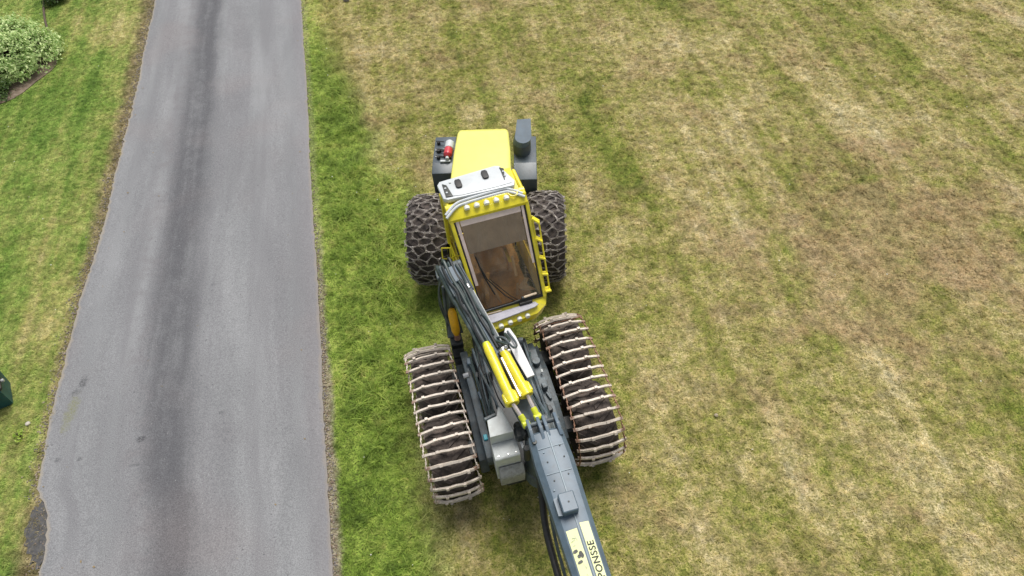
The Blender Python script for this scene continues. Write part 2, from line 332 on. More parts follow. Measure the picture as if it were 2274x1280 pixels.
# ------------------------------------------------------------------ road
def road_right(y):
    return -2.48 - .1655 * y + .012 * math.sin(y * .9) + .005 * math.sin(y * 2.7 + 1)
def road_left(y):
    ys = [-60, 2.0, 3.6, 3.75, 4.0, 4.25, 4.55, 4.72, 4.9, 6.54, 7.21, 9.18, 10.85, 13.62, 16.9, 21.08, 80]; xs = [2.4, -7.35, -7.60, -7.60, -7.66, -7.72, -7.86, -8.02, -8.16, -8.50, -8.56, -8.83, -8.99, -9.38, -9.87, -10.57, -20.6]
    return float(np.interp(y, ys, xs)) + .012 * math.sin(y * 1.3) + .008 * math.sin(y * 3.7 + 2)
def road_material():
    m = bpy.data.materials.new('worn_asphalt'); m.use_nodes = True; t = NT(m.node_tree); b = t.n['Principled BSDF']
    uv = t.new('ShaderNodeUVMap', uv_map='lane').outputs[0]; s = t.new('ShaderNodeSeparateXYZ'); t.set(s.inputs[0], uv); U, V = s.outputs[0], s.outputs[1]
    pos = t.new('ShaderNodeNewGeometry').outputs['Position']
    st = t.new('ShaderNodeMapping'); t.set(st.inputs[0], uv); st.inputs['Scale'].default_value = (11, .16, 1)
    streak = t.noise(st.outputs[0], 1.0, 4, .6, .3)
    stb = t.new('ShaderNodeMapping'); t.set(stb.inputs[0], uv); stb.inputs['Scale'].default_value = (4.5, .28, 1); big = t.noise(stb.outputs[0], 1., 4, .6, .3); mid = t.noise(pos, 3.2, 4, .6); grit = t.noise(pos, 55, 3, .75); speck = t.noise(pos, 24, 2, .5)
    c = t.mix(t.mapr(big, .35, .68), (.202, .207, .212), (.248, .253, .258))
    c = t.mix(t.math('MULTIPLY', t.mapr(streak, .38, .66), .55), c, (.168, .167, .175))
    uu = t.math('ADD', U, t.math('MULTIPLY', t.math('SUBTRACT', big, .5), .07)); uu = t.math('SUBTRACT', uu, t.mapr(V, 4., 11., .065, 0))
    band = t.math('MULTIPLY', t.mapr(t.math('ABSOLUTE', t.math('SUBTRACT', uu, .39)), .03, .15, 1, 0), t.mapr(t.math('ADD', streak, t.math('MULTIPLY', mid, .5)), .45, .85, .55, 1))
    c = t.mix(t.math('MULTIPLY', band, .95), c, (.098, .099, .106))
    band2 = t.math('MULTIPLY', t.mapr(t.math('ABSOLUTE', t.math('SUBTRACT', uu, .60)), .0, .12, 1, 0), t.mapr(t.noise(uv, .5, 3, .6), .5, .7))
    c = t.mix(t.math('MULTIPLY', band2, .5), c, (.16, .158, .165))
    band3 = t.math('MULTIPLY', t.mapr(t.math('ABSOLUTE', t.math('SUBTRACT', uu, .27)), .0, .1, 1, 0), t.mapr(mid, .4, .7))
    c = t.mix(t.math('MULTIPLY', band3, .6), c, (.165, .158, .163))
    pinkish = t.mapr(t.noise(pos, .45, 2, .5), .5, .75)
    c = t.mix(t.math('MULTIPLY', pinkish, .3), c, (.235, .205, .200))
    c = t.mix(t.mapr(speck, .68, .76), c, (.11, .11, .115)); c = t.mix(t.math('MULTIPLY', t.mapr(speck, .30, .22), .6), c, (.33, .33, .325))
    c = t.mix(t.mapr(grit, .3, .72), t.mix(1, c, (.70, .70, .715), 'MULTIPLY'), t.mix(1, c, (1.26, 1.255, 1.26), 'MULTIPLY'))
    def blob(px, py, rx, ry, nz=.5):
        q = t.vmath('MULTIPLY', t.vmath('SUBTRACT', pos, (px, py, 0)).outputs[0], (1 / rx, 1 / ry, 0)).outputs[0]
        L = t.vmath('LENGTH', q).outputs['Value']; L = t.math('ADD', L, t.math('MULTIPLY', t.math('SUBTRACT', t.noise(pos, 11, 5, .7), .5), nz * 4.5))
        return t.math('MULTIPLY', t.mapr(L, .45, 1.25, 1, 0), t.mapr(t.noise(pos, 38, 3, .7), .38, .6, .25, 1))
    c = t.mix(t.math('MULTIPLY', blob(-8.08, 6.33, .11, .42), .62), c, (.165, .17, .06))
    for px, py, rx, ry, a in ((-8.06, 6.95, .08, .14, .75), (-8.12, 6.75, .1, .08, .6), (-6.62, 5.69, .09, .06, .85), (-8.0, 5.42, .07, .05, .6), (-7.6, 5.4, .05, .05, .55), (-6.62, 5.2, .11, .03, .4), (-5.3, 6.1, .05, .04, .5), (-6.1, 9.1, .06, .05, .4)):
        c = t.mix(t.math('MULTIPLY', blob(px, py, rx, ry), a), c, (.05, .05, .055))
    c = t.mix(t.math('MULTIPLY', blob(-5.9, 12.3, .8, 1.2), .4), c, (.15, .148, .155))
    # dusty, crumbling edges
    eu = t.math('MINIMUM', U, t.math('SUBTRACT', 1.0, U)); dust = t.mapr(t.math('ADD', eu, t.math('MULTIPLY', t.math('SUBTRACT', mid, .5), .03)), .0, .016, .75, 0)
    c = t.mix(dust, c, (.30, .265, .215))
    c = t.mix(t.math('MULTIPLY', t.mapr(t.math('SUBTRACT', 1.0, U), .0, .10, 1, 0), .4), c, (.20, .185, .195))
    t.set(b.inputs['Base Color'], c); b.inputs['Roughness'].default_value = .88; b.inputs['Specular IOR Level'].default_value = .25
    bn = t.new('ShaderNodeBump'); bn.inputs['Strength'].default_value = .5; bn.inputs['Distance'].default_value = .008
    t.set(bn.inputs['Height'], grit); t.set(b.inputs['Normal'], bn.outputs[0]); return m
def build_road():
    ys = list(np.arange(-60, 1, 3.)) + list(np.arange(1, 24, .08)) + list(np.arange(24, 80, 3.))
    N = 9; V = []; UV = []
    for i, y in enumerate(ys):
        l, r = road_left(y), road_right(y)
        if 1 < y < 24:
            l += RNG.normal(0, .012); r += RNG.normal(0, .007)
        for k in range(N):
            u = k / (N - 1); x = l + (r - l) * u; crown = .045 * (1 - (2 * u - 1) ** 2)
            V.append((x, y, .022 + crown)); UV.append((u, y))
    F = [(i * N + k, i * N + k + 1, (i + 1) * N + k + 1, (i + 1) * N + k) for i in range(len(ys) - 1) for k in range(N - 1)]
    base = len(V)                                             # broken side faces of the asphalt slab
    for i, y in enumerate(ys): V += [(V[i * N][0], y, -.02), (V[i * N + N - 1][0], y, -.02)]; UV += [(0, y), (1, y)]
    for i in range(len(ys) - 1):
        F.append((i * N, (i + 1) * N, base + 2 * (i + 1), base + 2 * i)); F.append((i * N + N - 1, base + 2 * i + 1, base + 2 * i + 3, (i + 1) * N + N - 1))
    me = bpy.data.meshes.new('road'); me.from_pydata(V, [], F); me.materials.append(road_material())
    ul = me.uv_layers.new(name='lane'); ul.data.foreach_set('uv', [c for l in me.loops for c in UV[l.vertex_index]])
    return link('road', me, kind='structure')
build_road()
# the broken hole in the left road edge, darker damp asphalt lying lower
pot = MB(); pr_ = random.Random(5); cpts = []
for k in range(40):
    q = 2 * math.pi * k / 40; rr0 = 1 + pr_.uniform(-.16, .16); cpts.append((-7.84 + .22 * rr0 * math.cos(q) - .16 * math.sin(q), 4.15 + .50 * rr0 * math.sin(q)))
pot.prism(cpts, -.01, .016, 'z')
pot.build('broken_asphalt', pbr('damp_crumbled_asphalt', (.065, .065, .068), .8, var=.4, vscale=14, dirt_or_haze=.3, dirt_col=(.16, .14, .1), bump=.8, bscale=50), kind='structure')

# ------------------------------------------------------------------ instanced ground cover
hidden = bpy.data.collections.new('blade_sources')
def blade_clump(name, n, rad, hmin, hmax, lean0, lean1, w, segs, mat, droop=.3, cl=None):
    V, F = [], []
    for _ in range(n):
        a = random.uniform(0, 6.283); rr = rad * math.sqrt(random.random()); x, y = rr * math.cos(a), rr * math.sin(a)
        h = random.uniform(hmin, hmax); az = random.uniform(0, 6.283); ln = R_(random.uniform(lean0, lean1)); ww = w * random.uniform(.7, 1.3)
        px, py, pz = x, y, -.004; side = (-math.sin(az) * ww / 2, math.cos(az) * ww / 2); b0 = len(V)
        for k in range(segs + 1):
            tt = k / segs; sc = 1 - tt ** 2 * .85
            if k == segs: V.append((px, py, pz))
            else: V += [(px - side[0] * sc, py - side[1] * sc, pz), (px + side[0] * sc, py + side[1] * sc, pz)]
            l2 = min(ln + droop * (tt + .5 / segs) * 1.6, 1.65); st = h / segs
            px += math.sin(l2) * math.cos(az) * st; py += math.sin(l2) * math.sin(az) * st; pz += max(math.cos(l2), -.1) * st
        for k in range(segs):
            i = b0 + 2 * k
            F.append((i, i + 1, i + 2) if k == segs - 1 else (i, i + 1, i + 3, i + 2))
    me = bpy.data.meshes.new(name); me.from_pydata(V, [], F); me.materials.append(mat)
    o = bpy.data.objects.new(name, me); cl.objects.link(o); return o
def scatter(name, pts, zs, rots, scl, idx, tint, cl, label=None):
    me = bpy.data.meshes.new(name); n = len(pts)
    me.vertices.add(n); me.vertices.foreach_set('co', np.c_[pts, zs].astype(np.float32).ravel())
    for nm, ty, arr in (('rot', 'FLOAT_VECTOR', np.c_[rots].ravel()), ('scl', 'FLOAT', scl), ('idx', 'INT', idx), ('tint', 'FLOAT', tint)):
        at = me.attributes.new(nm, ty, 'POINT'); at.data.foreach_set('vector' if ty == 'FLOAT_VECTOR' else 'value', np.asarray(arr, np.int32 if ty == 'INT' else np.float32))
    o = link(name, me, kind='stuff')
    ng = bpy.data.node_groups.new(name + '_nodes', 'GeometryNodeTree')
    ng.interface.new_socket('Geometry', in_out='INPUT', socket_type='NodeSocketGeometry'); ng.interface.new_socket('Geometry', in_out='OUTPUT', socket_type='NodeSocketGeometry')
    N, L = ng.nodes, ng.links; gi = N.new('NodeGroupInput'); go = N.new('NodeGroupOutput')
    ci = N.new('GeometryNodeCollectionInfo'); ci.inputs['Collection'].default_value = cl; ci.inputs['Separate Children'].default_value = True; ci.inputs['Reset Children'].default_value = True
    ip = N.new('GeometryNodeInstanceOnPoints'); ip.inputs['Pick Instance'].default_value = True
    def attr(nm, ty):
        a = N.new('GeometryNodeInputNamedAttribute'); a.data_type = ty; a.inputs['Name'].default_value = nm; return a.outputs['Attribute']
    L.new(gi.outputs[0], ip.inputs['Points']); L.new(ci.outputs[0], ip.inputs['Instance']); L.new(attr('idx', 'INT'), ip.inputs['Instance Index'])
    e2r = N.new('FunctionNodeEulerToRotation'); L.new(attr('rot', 'FLOAT_VECTOR'), e2r.inputs[0]); L.new(e2r.outputs[0], ip.inputs['Rotation']); L.new(attr('scl', 'FLOAT'), ip.inputs['Scale'])
    L.new(ip.outputs[0], go.inputs[0])
    md = o.modifiers.new('scatter', 'NODES'); md.node_group = ng
    if label: o['label'] = label
    return o
# area the drone could see, widened by a couple of metres
def in_view(x, y, mrg=2.2):
    yy = np.clip(y, 0, 40)
    return (x > -8.2 - (yy - 3.5) * .43 - mrg) & (x < 7.0 + (yy - 2.5) * .56 + mrg) & (y > 1.0) & (y < 24.5)
def vnoise(x, y, s, seed):
    r = np.random.default_rng(seed); g = r.random((64, 64)); u, v = x * s + 500, y * s + 500
    i, j = np.floor(u).astype(int), np.floor(v).astype(int); fu, fv = u - i, v - j; fu = fu * fu * (3 - 2 * fu); fv = fv * fv * (3 - 2 * fv)
    G = lambda a, b: g[a % 64, b % 64]
    return (G(i, j) * (1 - fu) + G(i + 1, j) * fu) * (1 - fv) + (G(i, j + 1) * (1 - fu) + G(i + 1, j + 1) * fu) * fv
RL = np.vectorize(road_left); 
def pts_uniform(n, x0, x1, y0, y1): return RNG.uniform(x0, x1, n), RNG.uniform(y0, y1, n)
BM = blade_material('meadow_grass_blades', 1.15, .35); BV = blade_material('verge_grass_blades', 1.15, .4); BL = blade_material('lawn_grass_blades', 1.15, .35)
c1 = bpy.data.collections.new('meadow_clumps'); c2 = bpy.data.collections.new('verge_clumps'); c3 = bpy.data.collections.new('lawn_clumps')
for k in range(5): blade_clump('mown_%d' % k, 18, .050, .03, .085, 50, 86, .0095, 2, BM, .3, c1)
for k in range(3): blade_clump('tuft_%d' % k, 18, .035, .05, .12, 25, 72, .0085, 2, BM, .4, c1)
for k in range(5): blade_clump('verge_%d' % k, 22, .09, .15, .36, 15, 62, .0125, 3, BV, .8, c2)
for k in range(2): blade_clump('weave_%d' % k, 12, .10, .30, .55, 40, 72, .013, 4, BV, .6, c2)
for k in range(2): blade_clump('weed_%d' % k, 9, .03, .10, .20, 45, 78, .045, 3, BV, .5, c2)
for k in range(4): blade_clump('lawn_%d' % k, 20, .06, .03, .075, 30, 76, .009, 2, BL, .4, c3)
# meadow
x, y = pts_uniform(150000, -6.5, 20, 1.0, 24.5); d = road_d(x, y)
edge = .9 + .9 * vnoise(x, y, .5, 3) + .7 * vnoise(x, y, 1.6, 4)
k = in_view(x, y) & (d > .10) & (RNG.random(len(x)) < np.clip((d - .1) / 1.2, .25, 1) * np.clip((vnoise(x, y, 7.0, 77) - .12) * 5, .12, 1))
x, y, d, edge = x[k], y[k], d[k], edge[k]; n = len(x)
ii = np.where(RNG.random(n) < .72, RNG.integers(0, 5, n), RNG.integers(5, 8, n))
hgt = vnoise(x, y, .9, 8) * .6 + vnoise(x, y, 2.8, 9) * .5
sc = RNG.uniform(.65, 1.25, n) * (.65 + .65 * hgt); tint = np.clip(RNG.random(n) * .7 + vnoise(x, y, 3.5, 5) * .4 - .05, 0, 1)
scatter('meadow_grass', np.c_[x, y], np.zeros(n), np.c_[RNG.uniform(-.12, .12, n), RNG.uniform(-.12, .12, n), RNG.uniform(0, 6.28, n)], sc, ii, tint, c1)
# verge
x, y = pts_uniform(15000, -6.8, 1, 1.0, 24.5); d = road_d(x, y)
edge = 1.05 + .75 * vnoise(x, y, .5, 3) + .6 * vnoise(x, y, 1.6, 4) - np.clip((y - 13) / 7, 0, 1) * .5 + .5 * np.exp(-((y - 9.5) / 3) ** 2)
k = in_view(x, y) & (d > .05) & (d < edge) & (RNG.random(len(x)) < np.clip((d - .04) / .30, .12, 1) * np.clip((edge - d) / .5, .1, 1))
x, y, d = x[k], y[k], d[k]; n = len(x)
# nothing grows tall under the machine
rk = RNG.random(n); ii = np.where(rk < .78, RNG.integers(0, 5, n), np.where(rk < .90, RNG.integers(5, 7, n), RNG.integers(7, 9, n)))   # names sort: verge, weave, weed
sc = RNG.uniform(.5, 1.05, n) * (.45 + .75 * vnoise(x, y, 1.3, 21)) * np.clip(.35 + d, .35, 1)
tall = vnoise(x, y, 1.9, 41) * vnoise(x, y, 5.0, 42); sc *= .75 + 1.1 * tall
scatter('verge_grass', np.c_[x, y], np.zeros(n), np.c_[RNG.uniform(-.15, .15, n), RNG.uniform(-.15, .15, n), RNG.uniform(0, 6.28, n)], sc, ii, np.clip(RNG.random(n) * .7 + vnoise(x, y, 2.5, 6) * .45 - .08, 0, 1), c2)
# lawn
x, y = pts_uniform(56000, -20, -7, 1.0, 24.5); dl = RL(y) - x
bed = ((x + 14.05) / 1.50) ** 2 + ((y - 17.5) / 1.64) ** 2
k = in_view(x, y) & (dl > .02) & (bed > .95) & (RNG.random(len(x)) < np.clip(dl / .35, .25, 1))
x, y, dl = x[k], y[k], dl[k]; n = len(x); low = np.clip((9 - y) / 4, 0, 1)
sc = RNG.uniform(.6, 1.1, n) * (.7 + .6 * vnoise(x, y, 1.2, 31)) * (1 + low * 1.1 * vnoise(x, y, .8, 33))
scatter('lawn_grass', np.c_[x, y], np.zeros(n), np.c_[RNG.uniform(-.12, .12, n), RNG.uniform(-.12, .12, n), RNG.uniform(0, 6.28, n)], sc, RNG.integers(0, 4, n), np.clip(RNG.random(n) * .7 + vnoise(x, y, 3, 32) * .4 - .05, 0, 1), c3)
# crumbled gravel along both road edges
def pebble(name, mat, cl):
    b = bmesh.new(); bmesh.ops.create_icosphere(b, subdivisions=1, radius=1)
    for v in b.verts: v.co *= random.uniform(.75, 1.2); v.co.z *= .6
    me = bpy.data.meshes.new(name); b.to_mesh(me); b.free(); me.materials.append(mat); o = bpy.data.objects.new(name, me); cl.objects.link(o)
c4 = bpy.data.collections.new('gravel_sources')
gm1 = pbr('tan_gravel', (.34, .28, .21), .9, var=.3); gm2 = pbr('brown_gravel', (.19, .14, .10), .9, var=.3)
pebble('grit_0', gm1, c4); pebble('grit_1', gm2, c4); pebble('grit_2', M['stonegrey'], c4)
c5 = bpy.data.collections.new('clover_sources'); pebble('clover_head', pbr('white_clover_flower', (.72, .70, .62), .8), c5)
xf, yf = pts_uniform(900, -20, 18, 1.0, 24.); df_ = road_d(xf, yf); kf = in_view(xf, yf) & ((df_ > .3) & (df_ < 3.5) & (RNG.random(900) < .8) | (df_ < -5.2) & (RNG.random(900) < .35) | (df_ > 3.5) & (RNG.random(900) < .16)) & (((xf + 14.05) / 1.7) ** 2 + ((yf - 17.5) / 1.8) ** 2 > 1)
xf, yf = xf[kf], yf[kf]; nf = len(xf)
scatter('clover_flowers', np.c_[xf, yf], np.full(nf, .07), np.zeros((nf, 3)), RNG.uniform(.008, .017, nf), np.zeros(nf, int), RNG.random(nf), c5)
c6 = bpy.data.collections.new('litter_sources')
lm = pbr('dry_fallen_leaf', (.26, .19, .09), .8, var=.4)
def litter(name, L, w):
    me = bpy.data.meshes.new(name); me.from_pydata([(-L, 0, 0), (0, w, .25 * w), (L, 0, .1 * w), (0, -w, .3 * w)], [], [(0, 1, 2, 3)]); me.materials.append(lm); o_ = bpy.data.objects.new(name, me); c6.objects.link(o_)
litter('leaf_0', 1, .5); litter('leaf_1', 1.3, .12)
xl, yl = pts_uniform(420, -11, -2, 1.0, 24.); rr_l = np.vectorize(road_right)(yl); ll_l = RL(yl); edge_l = np.minimum(rr_l - xl, xl - ll_l)
kl = (edge_l > .0) & (RNG.random(420) < np.exp(-edge_l / .45) + .05); xl, yl = xl[kl], yl[kl]; nl = len(xl); ul = (xl - ll_l[kl]) / (rr_l[kl] - ll_l[kl])
scatter('fallen_leaves', np.c_[xl, yl], .03 + .045 * (1 - (2 * ul - 1) ** 2), np.c_[RNG.uniform(-.2, .2, nl), RNG.uniform(-.2, .2, nl), RNG.uniform(0, 6.28, nl)], RNG.uniform(.012, .034, nl), RNG.integers(0, 2, nl), RNG.random(nl), c6)
yg = RNG.uniform(1, 24, 5200); side = RNG.random(5200) < .55
xg = np.where(side, np.vectorize(road_right)(yg) + np.abs(RNG.normal(.0, .055, 5200)), RL(yg) - np.abs(RNG.normal(.04, .10, 5200)))
gk = ~side | (RNG.random(5200) < np.clip((12.5 - yg) / 5, .12, 1)); xg, yg = np.where(gk, xg, -40), yg
scatter('gravel_edging', np.c_[xg, yg], np.full(5200, .008), np.c_[RNG.uniform(-.3, .3, 5200), RNG.uniform(-.3, .3, 5200), RNG.uniform(0, 6.28, 5200)], RNG.uniform(.006, .022, 5200), RNG.integers(0, 3, 5200), RNG.random(5200), c4)

# ------------------------------------------------------------------ HARVESTER
HV = thing('forest_harvester', 'yellow and slate grey forestry harvester with chained rear tyres and tracked front wheels', 'forest harvester', (-.2, 7.0, 0))
def frame(ox, oy, a): return (ox + .2, oy - 7.0, 0), (0, 0, R_(a))
FR = dict(R=frame(-.485, 9.12, -3.5), F=frame(-.09, 5.2, 11.5), C=frame(-.3, 7.6, 14.5), B=frame(.27, 4.32, 12.0))
def part(mb, name, mat, fr, smooth=35, **p): return mb.build(name, mat, HV, FR[fr][0], FR[fr][1], smooth, **p)

# ---- rear frame (local +y is the machine's rear)
part(MB().box((0, .55, 1.0), (.74, 2.3, .6), .04).box((0, -.75, .95), (.5, .6, .4), .04), 'rear_chassis', M['dark'], 'R')
part(MB().cyl((-.9, 0, .88), (1.08, 0, .88), .16).box((0, 0, .88), (.5, .5, .5), .08), 'rear_axle', M['dark'], 'R')
part(MB().cyl((0, -1.0, .6), (0, -1.0, 1.35), .17).beam((0, -.6, .95), (.02, -1.5, .95), .3, .25), 'articulation_joint', M['dark'], 'R')
# hood
def rr(x0, x1, z0, z1, y, r=.07, n=4):
    out = []
    for cx, cz, a0 in ((x1 - r, z1 - r, 0), (x0 + r, z1 - r, 90), (x0 + .01, z0, 180), (x1 - .01, z0, 270)):
        if a0 < 180: out += [(cx + r * math.cos(R_(a0 + 90 * k / n)), y, cz + r * math.sin(R_(a0 + 90 * k / n))) for k in range(n + 1)]
        else: out.append((cx, y, cz))
    return out
hood = MB().loft([rr(-.50, .60, 1.3, 2.34, .05), rr(-.50, .60, 1.3, 2.34, .3), rr(-.485, .585, 1.3, 2.33, .9), rr(-.455, .545, 1.32, 2.31, 1.45), rr(-.435, .525, 1.35, 2.28, 1.55), rr(-.39, .48, 1.4, 2.2, 1.60)])
hood_o = part(hood, 'hood', M['hood'], 'R', 50)
def sub(mb, name, mat, parent, smooth=35, **p): return mb.build(name, mat, parent, smooth=smooth, **p)
sub(MB().box((.05, 1.605, 1.8), (.6, .02, .45), .01), 'rear_grille', M['black'], hood_o)
for k in range(2): sub(MB().box((-.25 + .6 * k, 1.55, 2.0), (.08, .09, .03), .01), 'latch', M['black'], hood_o)
# side box left of the hood
def side_box(x0, x1, y0, y1, z0, z1, ch, slopew=.0):
    prof = [(y0, z0), (y0, z1 - ch[1]), (y0 + ch[0], z1), (y1 - .08, z1 - .01), (y1, z1 - .1), (y1, z0)]
    return MB().prism(prof, x0, x1, 'x', .02)
lb = part(side_box(-.955, -.535, .80, 1.92, 1.0, 1.9, (.24, .05)), 'equipment_box', M['box'], 'R')
for px, py, r in ((-.87, 1.62, .035), (-.85, 1.38, .045), (-.84, 1.18, .035)):
    sub(MB().cyl((px, py, 1.895), (px, py, 1.96), r).beam((px - .05, py + .02, 1.955), (px + .12, py - .02, 1.965), .03, .02), 'filler_cap', M['black'], lb)
sub(MB().box((-.74, 1.42, 1.91), (.36, .05, .03), .008).box((-.76, 1.22, 1.91), (.30, .025, .02), .005), 'hinge_strip', M['steel'], lb)
ex = part(MB().tube(arc_pts([(-.655, 1.12, 1.99), (-.65, 1.18, 2.0), (-.645, 1.30, 2.0), (-.638, 1.34, 2.0)], 4), [.05, .06, .07] + [.085] * 8 + [.08, .05], 14), 'extinguisher_bottle', M['red'], 'R')
sub(MB().cyl((-.640, 1.33, 2.0), (-.628, 1.52, 2.0), .088).tube([(-.628, 1.515, 2.0), (-.625, 1.55, 2.0), (-.62, 1.575, 2.0)], [.085, .06, .02], 14), 'white_sleeve', M['white'], ex)
sub(MB().cyl((-.66, 1.06, 1.98), (-.655, 1.13, 1.99), .035).box((-.70, 1.07, 1.93), (.2, .06, .03), .01), 'valve_head', M['white'], ex)
# side box right of the hood, with intake stack
rb = part(side_box(.625, 1.07, .62, 1.86, 1.0, 1.9, (.36, .10)), 'air_filter_box', M['box'], 'R')
part(MB().prism([(.05, .75), (.05, 1.38), (.60, 1.38), (.60, .75)], .66, 1.075, 'x', .02), 'battery_box', M['box'], 'R')
part(MB().beam((.655, .42, 1.395), (1.08, .58, 1.395), .035, .025), 'pale_grab_rail', M['boxgrey'], 'R')
def D(cx, cy, w, dpt, z, tilt=0., sh=0., n=10):
    out = []
    for k in range(n + 1):
        a = math.pi + math.pi * k / n
        out.append((cx + w / 2 * math.cos(a) + sh, cy + dpt * .4 * math.sin(a), z + tilt * .2))
    out += [(cx + w / 2 * .95 + sh, cy + dpt * .6, z + tilt), (cx - w / 2 * .7 + sh, cy + dpt * .6, z + tilt * .95)]
    return out
st = MB().loft([D(.79, 1.36, .33, .5, 1.88), D(.79, 1.36, .33, .5, 2.14, .0), D(.80, 1.37, .32, .48, 2.17, .25, .02)])
sto = part(st, 'intake_stack', M['slate'], 'R', 40)
sub(MB().loft([D(.79, 1.352, .345, .505, 1.89), D(.79, 1.352, .345, .505, 2.10), D(.79, 1.352, .335, .49, 2.115)]), 'shaded_lower_sleeve', M['box'], sto, 40)  # darker sleeve puts the shade on the stack's lower front into colour
for bx_, by_ in ((.86, 1.0), (-.76, 1.2)): part(MB().box((bx_, by_, .9), (.35, 1.0, .25), .03), 'fender_plate', M['dark'], 'R')

# ---- wheels
def tyre_profile(w, Rr, rim, sh=.07):
    h = w / 2
    return [(-h * .72, rim), (-h * .95, rim + (Rr - rim) * .35), (-h, rim + (Rr - rim) * .65), (-h * .93, Rr - sh), (-h * .75, Rr - .02), (-h * .35, Rr), (h * .35, Rr), (h * .75, Rr - .02), (h * .93, Rr - sh), (h, rim + (Rr - rim) * .65), (h * .95, rim + (Rr - rim) * .35), (h * .72, rim)]
def crown(x, w, Rr): u = abs(x) / (w / 2); return Rr - (.02 * max(0, (u - .35) / .4) if u < .75 else .02 + .28 * (u - .75))
LUG_MESH = {}
def lug_mesh(w, Rr, hgt, sgn, key, rub):
    """one bar lug from the centre line out to the shoulder, on the top of a wheel centred at the origin"""
    if key in LUG_MESH: return LUG_MESH[key]
    rings = []
    for k in range(5):
        u = k / 4; x = sgn * (.03 + u * (w / 2 - .03)); ang = .02 + .34 * u; wd = (.085 + .03 * u) / Rr / 2
        rr_ = crown(x, w, Rr); top = rr_ + hgt * (1 if u < .9 else .8)
        rings.append([(x, q * math.sin(a), q * math.cos(a)) for q, a in ((rr_ - .02, ang - wd), (top, ang - wd * .7), (top, ang + wd * .7), (rr_ - .02, ang + wd))])
    LUG_MESH[key] = MB().loft(rings).mesh('tread_lug', rub, 30); return LUG_MESH[key]
def make_wheel(name, fr, cx, cy, Rr, w, nlug, rimr):
    rub = M['rearrubber' if name == 'rear_tyre' else 'rubber']
    t = MB().lathe_x(tyre_profile(w, Rr, rimr), 56)
    o = t.build(name, rub, HV, smooth=50)
    fl, frot = FR[fr]; a = frot[2]
    o.location = (fl[0] + cx * math.cos(a) - cy * math.sin(a), fl[1] + cx * math.sin(a) + cy * math.cos(a), Rr); o.rotation_euler = frot
    sub(MB().lathe_x([(-w * .3, rimr), (-w * .28, rimr * .9), (-w * .1, rimr * .55), (-w * .12, .0)], 32).lathe_x([(w * .3, rimr), (w * .28, rimr * .9), (w * .1, rimr * .55), (w * .12, .0)], 32).lathe_x([(-w * .36, rimr + .03), (-w * .36, rimr - .02), (w * .36, rimr - .02), (w * .36, rimr + .03)], 32), 'rim', M['lime'], o)
    for k in range(nlug):
        for sgn in (-1, 1):
            l = link('tread_lug', lug_mesh(w, Rr, .028, sgn, (name, sgn), rub), o); l.rotation_euler = (2 * math.pi * (k + (.5 if sgn > 0 else 0)) / nlug, 0, 0)
    return o
def chain_net(wheel, w, Rr, seed):
    """honeycomb net of steel links over the tread and down the shoulders"""
    rnd = random.Random(seed); nc = 22; rows = [-.50, -.32, -.16, 0, .16, .32, .50]
    mb = MB(); cell = 2 * math.pi / nc
    def P(xr, a, lift=.052):
        x = xr * w; u = abs(x) / (w / 2)
        if u <= .93: r = crown(x, w, Rr) + lift
        else: r = Rr - .07; x = math.copysign(w * .515, x)
        return Vector((x, r * math.sin(a), r * math.cos(a)))
    node = {}
    for i in range(nc):
        for j, xr in enumerate(rows):
            off = .5 if j % 2 else 0.
            for sgn in (0, 1):     # two nodes per cell per row: a ring at each end of a cross link
                a = (i + off + (.32 if sgn else 0)) * cell + rnd.uniform(-.05, .05)
                node[i, j, sgn] = P(xr + rnd.uniform(-.04, .04), a)
    edges = []
    for i in range(nc):
        for j in range(len(rows)):
            edges.append((node[i, j, 0], node[i, j, 1]))
            if j + 1 < len(rows):
                if j % 2 == 0: edges.append((node[i, j, 1], node[i, j + 1, 0])); edges.append((node[i, j, 0], node[(i - 1) % nc, j + 1, 1]))
                else: edges.append((node[i, j, 1], node[(i + 1) % nc, j + 1, 0])); edges.append((node[i, j, 0], node[i, j + 1, 1]))
    for i in range(nc):            # side chains run down the wall
        for j in (0, len(rows) - 1):
            p = node[i, j, 0]; s_ = -1 if j == 0 else 1; q = Vector((s_ * w * .49, p.y * .82, p.z * .82)); edges.append((p, q))
    def ring(c, ax, nrm, a_, b_, r):
        side = ax.cross(nrm).normalized(); k = 8
        mb.tube([c + ax * math.cos(t) * a_ + side * math.sin(t) * b_ for t in [2 * math.pi * q / k for q in range(k)]], r, 4, closed=True)
    for a_, b_ in edges:
        d = b_ - a_; L = d.length
        if L < .02: continue
        ax = d.normalized(); m_ = (a_ + b_) / 2; nrm = Vector((0, m_.y, m_.z)).normalized(); k = max(1, round(L / .075))
        for q in range(k):
            c = a_ + d * ((q + .5) / k); n2 = nrm if q % 2 == 0 else (nrm + ax.cross(nrm) * .9).normalized()
            ring(c, ax, n2, L / k * .58, .0095, .0050)
    for p in node.values(): ring(p, Vector((1, 0, 0)), Vector((0, p.y, p.z)).normalized(), .021, .021, .0068)
    return mb.build('tyre_chain', M['chain'], wheel, smooth=60, kind='stuff', label='net of worn steel snow chain links over the tyre')
for cx, sd_ in ((-1.02, 1), (1.19, 2)):
    wh = make_wheel('rear_tyre', 'R', cx, 0, .84, .74, 18, .42); chain_net(wh, .74, .84, sd_)
    wh.location.z = .86

